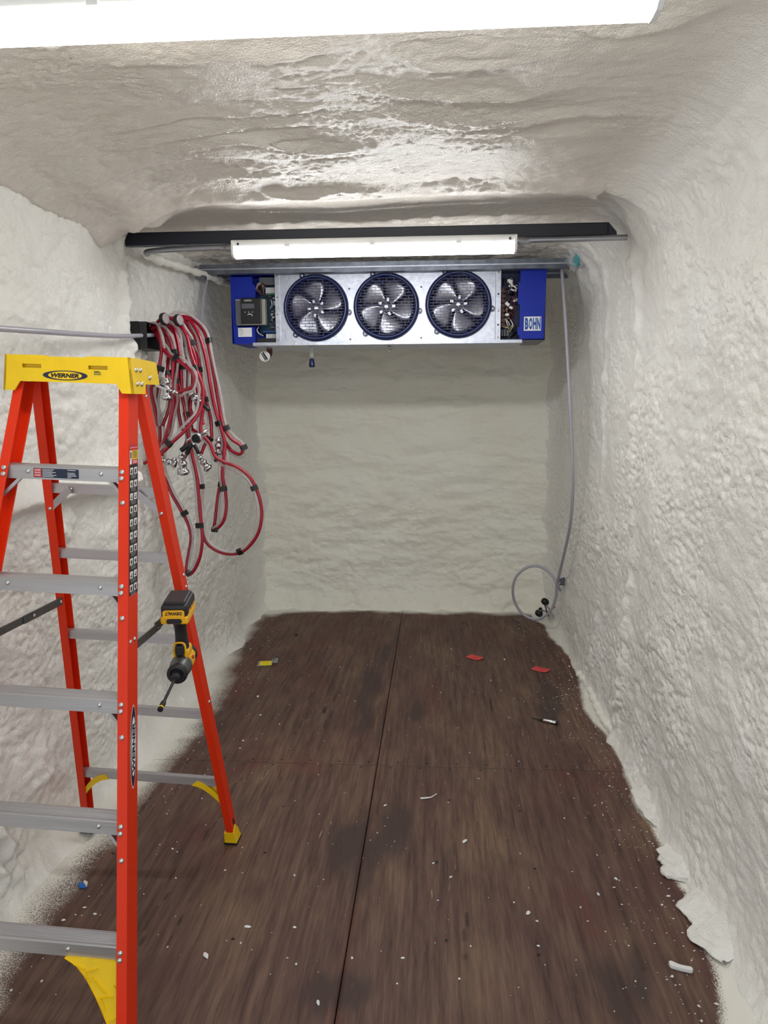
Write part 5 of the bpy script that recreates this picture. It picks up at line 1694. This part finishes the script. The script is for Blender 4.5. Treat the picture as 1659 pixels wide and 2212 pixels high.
for key, pts in HOSE.items():
    base = Vector(pts[0])
    path = [p - base for p in smooth_path(pts, 9)]
    t = empty('beverage_hose', base)
    HOBJ[key] = t
    tag(t, HLAB.get(key, 'plain red and clear line running straight inside the dense middle of the bundle'), 'hose', HG)
    b = MB()
    b.tube(path, 0.0082, 9)
    b.build('red_tube', 'red_hose', t)
    T, Nn, Bb = frames(path)
    ph0 = rh.uniform(0, 6.28)
    cp2 = []
    n = len(path)
    for i, p in enumerate(path):
        side = T[i].cross(Vector((0, 1, 0)))
        side = side.normalized() if side.length > 0.1 else Vector((1, 0, 0))
        a = 0.7 * math.sin(i / n * 7 + ph0)
        bulge = 0.0148 + 0.006 * math.sin(i / n * 19 + ph0) ** 2
        sg_ = 1 if key in 'ACGIKMN' else -1
        cp2.append(p + side * (bulge * math.cos(a) * sg_) + Vector((0, -1, 0)) * (bulge * math.sin(a)))
    b = MB()
    b.tube(cp2, 0.0068, 8)
    b.build('clear_tube', 'clear', t)
    for f in TAPES[key]:
        i = min(n - 3, max(2, int(f * n)))
        c0 = (path[i] + cp2[i]) * 0.5
        d = T[i]
        b = MB()
        ax_ = (path[i] - cp2[i]).normalized()
        ay_ = d.cross(ax_).normalized()
        wv = (path[i] - cp2[i]).length / 2 + 0.0105
        pr = []
        for k in range(12):
            a = 2 * math.pi * k / 12
            pr.append((wv * math.copysign(abs(math.cos(a)) ** 0.6, math.cos(a)), 0.0112 * math.copysign(abs(math.sin(a)) ** 0.6, math.sin(a))))
        b.prism(pr, c0, ax_, ay_, d, -0.012, 0.012)
        b.build('tape_band', 'tape', t)
def loc_(k, key):
    return Vector(COUPLER[k]) - HOBJ[key].location
coupler(HOBJ['A'], loc_('A', 'A'), (0.08, -0.15, 1), (-1, -0.1, 0.35), 0.95)
coupler(HOBJ['M'], loc_('B', 'M'), (-0.3, -0.7, 0.6), (0.7, -0.2, -0.6), 0.95)
coupler(HOBJ['J'], loc_('C', 'J'), (-0.05, 1.0, 0.1), (-0.75, -0.25, -0.6), 1.0)
coupler(HOBJ['I'], loc_('D', 'I'), (-0.05, -0.2, 1), (0.6, -0.2, 1.0), 1.0)
coupler(HOBJ['L'], loc_('E', 'L'), (-0.5, -0.2, 0.8), (-0.4, -0.1, 0.9), 0.85)
coupler(HOBJ['H'], loc_('F', 'H') + Vector((0.0, 0.03, 0)), (0.1, -0.2, 1), (-0.1, -0.3, -1), 0.8)
coupler(HOBJ['G'], Vector(HOSE['G'][-1]) - HOBJ['G'].location + Vector((0.03, 0.0, -0.03)), (-0.9, -0.2, 0.3), (-0.9, 0, -0.4), 0.8)

# two round end discs on top of the bundle
for (x, z, y) in ((-1.008, 1.965, 3.56), (-0.955, 1.962, 3.60)):
    t = empty('round_gauge', (x, y, z - 0.028))
    b = MB()
    b.lathe([(0.026, 0), (0.028, 0.002), (0.028, 0.018), (0.026, 0.020)], (0, 0, 0.028), (0.93, -0.34, 0.1), 18)
    b.build('case', 'black', t)
    b = MB()
    b.lathe([(0.0245, 0.0202), (0.0245, 0.0212), (0.016, 0.0222), (0.014, 0.0225)], (0, 0, 0.028), (0.93, -0.34, 0.1), 18)
    b.build('face', 'clear', t)
    tag(t, 'left round grey-faced gauge on top of the hose bundle' if x < -1 else 'right round grey-faced gauge on top of the hose bundle', 'gauge')

def tube_thing(name, pts, r, m_, label, cat, seg=10, n=10):
    base = Vector(pts[0])
    b = MB()
    b.tube([p - base for p in smooth_path(pts, n)], r, seg)
    o = b.build(name, m_)
    o.location = base
    return tag(o, label, cat)
tube_thing('vinyl_tube', TUBE_L, 0.0095, 'grey_tube', 'translucent grey tube crossing above the ladder into the wall sleeve', 'tube')
tube_thing('vinyl_tube', TUBE_B, 0.008, 'grey_tube', 'thin grey tube dropping from the left conduit behind the hoses', 'tube')
tube_thing('vinyl_tube', TUBE_R, 0.0095, 'grey_tube', 'long grey tube hanging in the far right corner with a round coil', 'tube')

# bracket and coupler in the far right corner
t = empty('wall_bracket', (1.09, 5.06, 0.36))
b = MB()
b.bbox((-0.03, -0.004, 0.0), (0.06, 0.004, 0.055), 0.003)
b.build('plate', 'galv_dull', t)
b = MB()
b.tube(smooth_path([(0.07, -0.008, 0.062), (0.02, -0.01, 0.064), (-0.03, -0.014, 0.045), (-0.044, -0.018, 0.024), (-0.03, -0.016, 0.010), (-0.016, -0.012, 0.02), (-0.02, -0.01, 0.03)], 5), 0.003, 6)
b.build('tie', 'white', t)
tag(t, 'small grey bracket with white tie holding the tube to the right wall', 'bracket')
t = empty('keg_coupler', (1.06, 5.42, 0.02))
p0 = Vector((0.0, 0, 0.06))
b = MB()
b.lathe([(0.024, -0.055), (0.026, -0.050), (0.022, -0.02), (0.020, 0.02), (0.014, 0.03), (0.012, 0.06)], p0, (-0.4, -0.1, 0.9), 14)
b.lathe([(0.009, 0.0), (0.009, 0.05), (0.012, 0.052), (0.012, 0.07)], p0 + Vector((-.01, 0, .0)), (-0.9, -0.3, 0.25), 10)
b.build('body', 'chrome', t)
for q in ((-0.028, -0.01, 0.135), (-0.07, -0.015, 0.05)):
    b = MB()
    b.lathe([(0.010, -0.024), (0.022, -0.020), (0.025, 0.0), (0.022, 0.020), (0.010, 0.024)], q, (-0.6, -0.5, 0.5), 14)
    b.build('knob', 'black', t)
b = MB()
b.lathe([(0.008, 0), (0.010, 0.01), (0.010, 0.02), (0.006, 0.022)], Vector((-0.055, -0.03, 0.09)), (-0.7, -0.6, 0), 10)
b.build('small_knob', 'black', t)
b = MB()
b.prism([(0, 0), (0.022, 0.012), (0.018, 0.026), (-0.006, 0.012)], (0.02, -0.03, 0.085), (1, 0, 0), (0, 0, 1), (0, 1, 0), 0, 0.006)
b.build('red_tab', 'red_print', t)
tag(t, 'chrome coupler with round black knobs on the floor in the corner', 'coupler')

# ================================================================== things on the floor
def slab(name, pts, th, m_, loc, label, cat, bend=0.0, group=None):
    n = len(pts)
    V = [(x, y, bend * (x * x + y * y)) for (x, y) in pts] + [(x, y, th + bend * (x * x + y * y)) for (x, y) in pts]
    b = MB()
    b.put(V, [tuple(range(n - 1, -1, -1)), tuple(range(n, 2 * n))] + [(i, (i + 1) % n, n + (i + 1) % n, n + i) for i in range(n)])
    o = b.build(name, m_)
    o.location = loc
    return tag(o, label, cat, group) if label else o
def paper_tag(x, y, rz, label):
    t = empty('paper_tag', (x, y, 0.0005), (0, 0, rz))
    b = MB()
    V = []
    nu, nv = 9, 4
    for i in range(nu):
        for j in range(nv):
            u, v = -0.05 + 0.1 * i / (nu - 1), -0.036 + 0.072 * j / (nv - 1)
            if i == nu - 1:
                v *= 0.6
            V.append((u, v, 0.0012 + 0.003 * (u / 0.05) ** 2))
    b.put(V, [(i * nv + j, (i + 1) * nv + j, (i + 1) * nv + j + 1, i * nv + j + 1) for i in range(nu - 1) for j in range(nv - 1)], True)
    o = b.build('card', 'red_paper', t)
    so = o.modifiers.new('thickness', 'SOLIDIFY')
    so.thickness = 0.0008
    b = MB()
    for j in range(4):
        b.box((-0.028, -0.016 + j * 0.009, 0.0016), (0.02 - 0.006 * (j % 2), -0.0145 + j * 0.009, 0.0026))
    b.build('print_lines', 'red_print', t)
    b = MB()
    b.lathe([(0.005, 0.0030), (0.005, 0.0042), (0.0025, 0.0042)], (0.040, 0, 0), (0, 0, 1), 10)
    b.build('eyelet', 'copper', t)
    tag(t, label, 'tag', 'red paper tags on the floor')
paper_tag(*FLOORPOS['red1'], math.radians(-38), 'red paper tag lying farther from the right wall')
paper_tag(*FLOORPOS['red2'], math.radians(-32), 'red paper tag lying nearer the right wall')

x, y = FLOORPOS['yel']
t = empty('packaging_tag', (x, y, 0.0005), (0, 0, math.radians(8)))
b = MB()
b.box((-0.044, -0.038, 0.004), (0.030, 0.036, 0.0055))
yo = b.build('yellow_card', 'yellow_paper', t)
b = MB()
for j in range(5):
    b.box((-0.036, -0.026 + j * 0.012, 0.0055), (0.012 + 0.008 * (j % 2), -0.021 + j * 0.012, 0.0059))
b.build('print_lines', 'dw_yellow', yo)
b = MB()
V = []
for i in range(9):
    for j in range(5):
        V.append((-0.058 + 0.125 * i / 8, -0.046 + 0.092 * j / 4, (0.001 if i < 6 else 0.02) + 0.002 * math.sin(i * 1.3 + j) ** 2))
b.put(V, [(i * 5 + j, (i + 1) * 5 + j, (i + 1) * 5 + j + 1, i * 5 + j + 1) for i in range(8) for j in range(4)], True)
b.build('clear_bag', 'film', t)
b = MB()
b.tube(smooth_path([(0.03, 0.0, 0.01), (0.05, 0.03, 0.03), (0.07, 0.035, 0.02), (0.066, 0.0, 0.01)], 5), 0.0022, 6)
b.build('black_tie', 'black', t)
tag(t, 'crumpled clear bag with a bright yellow label on the floor', 'packaging')

a = Vector((0.743, 3.693, 0.010))
e = Vector((0.85, 3.647, 0.010))
dv = (e - a).normalized()
t = empty('screwdriver', (a + e) / 2 - Vector((0, 0, 0.0095)), (0, 0, math.atan2(dv.y, dv.x)))
b = MB()
b.lathe([(0.0085, 0.0), (0.0095, 0.003), (0.0095, 0.062), (0.0075, 0.066)], (-0.008, 0, 0.0095), (1, 0, 0), 14)
b.build('handle', 'chrome', t)
b = MB()
b.lathe([(0.0045, 0.0), (0.006, 0.006), (0.006, 0.02), (0.0085, 0.022)], (-0.03, 0, 0.0095), (1, 0, 0), 10)
b.build('collar', 'black', t)
b = MB()
b.lathe([(0.0015, 0.0), (0.0028, 0.004), (0.0028, 0.04)], (-0.066, 0, 0.0095), (1, 0, 0), 8)
b.build('shaft', 'black', t)
b = MB()
b.lathe([(0.0088, 0.0), (0.0088, 0.006), (0.006, 0.008)], (0.056, 0, 0.0095), (1, 0, 0), 12)
b.build('end_cap', 'black', t)
tag(t, 'small silver screwdriver with a black shaft on the floor', 'screwdriver')

def chunk(name, sx, sy, sz, seed, m_='foam'):
    r_ = random.Random(seed)
    bm = bmesh.new()
    bmesh.ops.create_icosphere(bm, subdivisions=2, radius=1)
    for v in bm.verts:
        f = 1 + r_.uniform(-0.22, 0.22)
        v.co = Vector((v.co.x * sx * f, v.co.y * sy * f, max(-sz * 0.7, v.co.z * sz * f)))
    z0 = min(v.co.z for v in bm.verts)
    for v in bm.verts:
        v.co.z -= z0
    me = bpy.data.meshes.new(name)
    bm.to_mesh(me)
    bm.free()
    return me
x, y = FLOORPOS['chip']
b = MB()
op = [(-0.030, 0.016), (-0.022, 0.020), (-0.006, 0.008), (0.010, 0.002), (0.028, -0.001), (0.032, -0.010), (0.026, -0.016), (0.004, -0.010), (-0.014, -0.004), (-0.028, 0.002)]
bm_ = bmesh.new()
o = slab('foam_offcut', op, 0.015, 'white', (x, y, 0.0), 'largest white foam offcut lying near the right wall foot', 'foam piece')
bv = o.modifiers.new('edge', 'BEVEL')
bv.width = 0.004
bv.segments = 2
bm_.free()
x, y = FLOORPOS['chipL']
o = obj('foam_chunk', chunk('foam_chunk', 0.034, 0.026, 0.026, 5), 'foam')
o.location = (x, y, 0)
tag(o, 'yellowish foam lump on the overspray below the hanging driver', 'foam piece')
x, y = FLOORPOS['blue']
t = empty('blue_scrap', (x, y, 0.0005), (0, 0, math.radians(-15)))
b = MB()
b.prism([(-0.022, 0.006), (-0.010, 0.014), (0.016, 0.004), (0.020, -0.008), (-0.002, -0.012)], (0, 0, 0), (1, 0, 0), (0, 1, 0), (0, 0, 1), 0.001, 0.004)
b.build('blue_piece', 'blue_scrap', t)
b = MB()
b.prism([(-0.004, 0.016), (0.012, 0.012), (0.020, -0.002), (0.014, -0.002), (0.008, 0.005), (-0.002, 0.008)], (0, 0, 0), (1, 0, 0), (0, 1, 0), (0, 0, 1), 0.004, 0.012)
b.build('white_piece', 'white', t)
tag(t, 'bright blue and white scrap on the floor left of the ladder leg', 'scrap')
x, y = FLOORPOS['curl']
b = MB()
b.tube(smooth_path([(-0.035, -0.012, 0.004), (-0.015, -0.010, 0.005), (0.005, -0.002, 0.004), (0.015, 0.008, 0.004), (0.03, 0.03, 0.003)], 5), 0.003, 6, True, [0.0042 * (1 - 0.028 * i) for i in range(21)])
o = b.build('foam_strand', 'white')
o.location = (x, y, 0)
tag(o, 'thin curved white foam strand on the floor', 'foam piece')
x, y = FLOORPOS['drop']
b = MB()
b.lathe([(0.009, 0), (0.010, 0.004), (0.006, 0.010), (0.003, 0.011)], (0, 0, 0), (0, 0, 1), 10)
o = b.build('rubber_stopper', 'black')
o.location = (x, y, 0)
tag(o, 'tiny dark stopper on the floor near the end wall', 'stopper')

# foam crumbs
cm = [chunk('foam_crumb', 0.0075, 0.0055, 0.004, 20 + i) for i in range(5)]
for m_ in cm:
    m_.materials.append(M['white'])
rc = random.Random(5)
for i, (x, y) in enumerate(CRUMBS):
    o = bpy.data.objects.new('foam_crumb', cm[i % 5])
    COL.objects.link(o)
    s = rc.uniform(0.3, 0.7) if i % 8 else rc.uniform(0.75, 1.15)
    o.scale = (s * rc.uniform(0.6, 1.6), s, s)
    o.rotation_euler = (0, 0, rc.uniform(0, 6.28))
    o.location = (x, y, -0.0005)
    tag(o, 'tiny white foam crumb scattered on the brown floor', 'foam crumb', 'foam crumbs scattered on the floor')
# dust specks, too many to count
b = MB()
for i in range(1100):
    side = rc.random()
    if side < 0.3:
        x, y = rc.uniform(-1.0, 1.05), rc.uniform(1.7, 5.6)
    elif side < 0.8:
        y = rc.uniform(1.7, 5.5)
        x = float(np.interp(y, [p[1] for p in SPRAY_R[::-1]], [p[0] for p in SPRAY_R[::-1]])) - abs(rc.gauss(0, 0.12))
    else:
        y = rc.uniform(1.9, 5.5)
        x = float(np.interp(y, [p[1] for p in SPRAY_L[::-1]], [p[0] for p in SPRAY_L[::-1]])) + abs(rc.gauss(0, 0.15))
    x = min(max(x, -1.0), 1.04)
    s = abs(rc.gauss(0, 0.0011)) + 0.0007
    a = rc.uniform(0, 3.14)
    ca, sa = math.cos(a) * s, math.sin(a) * s
    k = rc.uniform(1, 2.2)
    b.put([(x + ca * k, y + sa * k, 0), (x - sa, y + ca, 0), (x - ca * k, y - sa * k, 0), (x + sa, y - ca, 0), (x, y, s * 0.9)], [(0, 1, 4), (1, 2, 4), (2, 3, 4), (3, 0, 4)])
o = b.build('foam_dust', 'white')
o['kind'] = 'stuff'
tag(o, 'fine white foam dust specks strewn over the floor', 'foam dust')
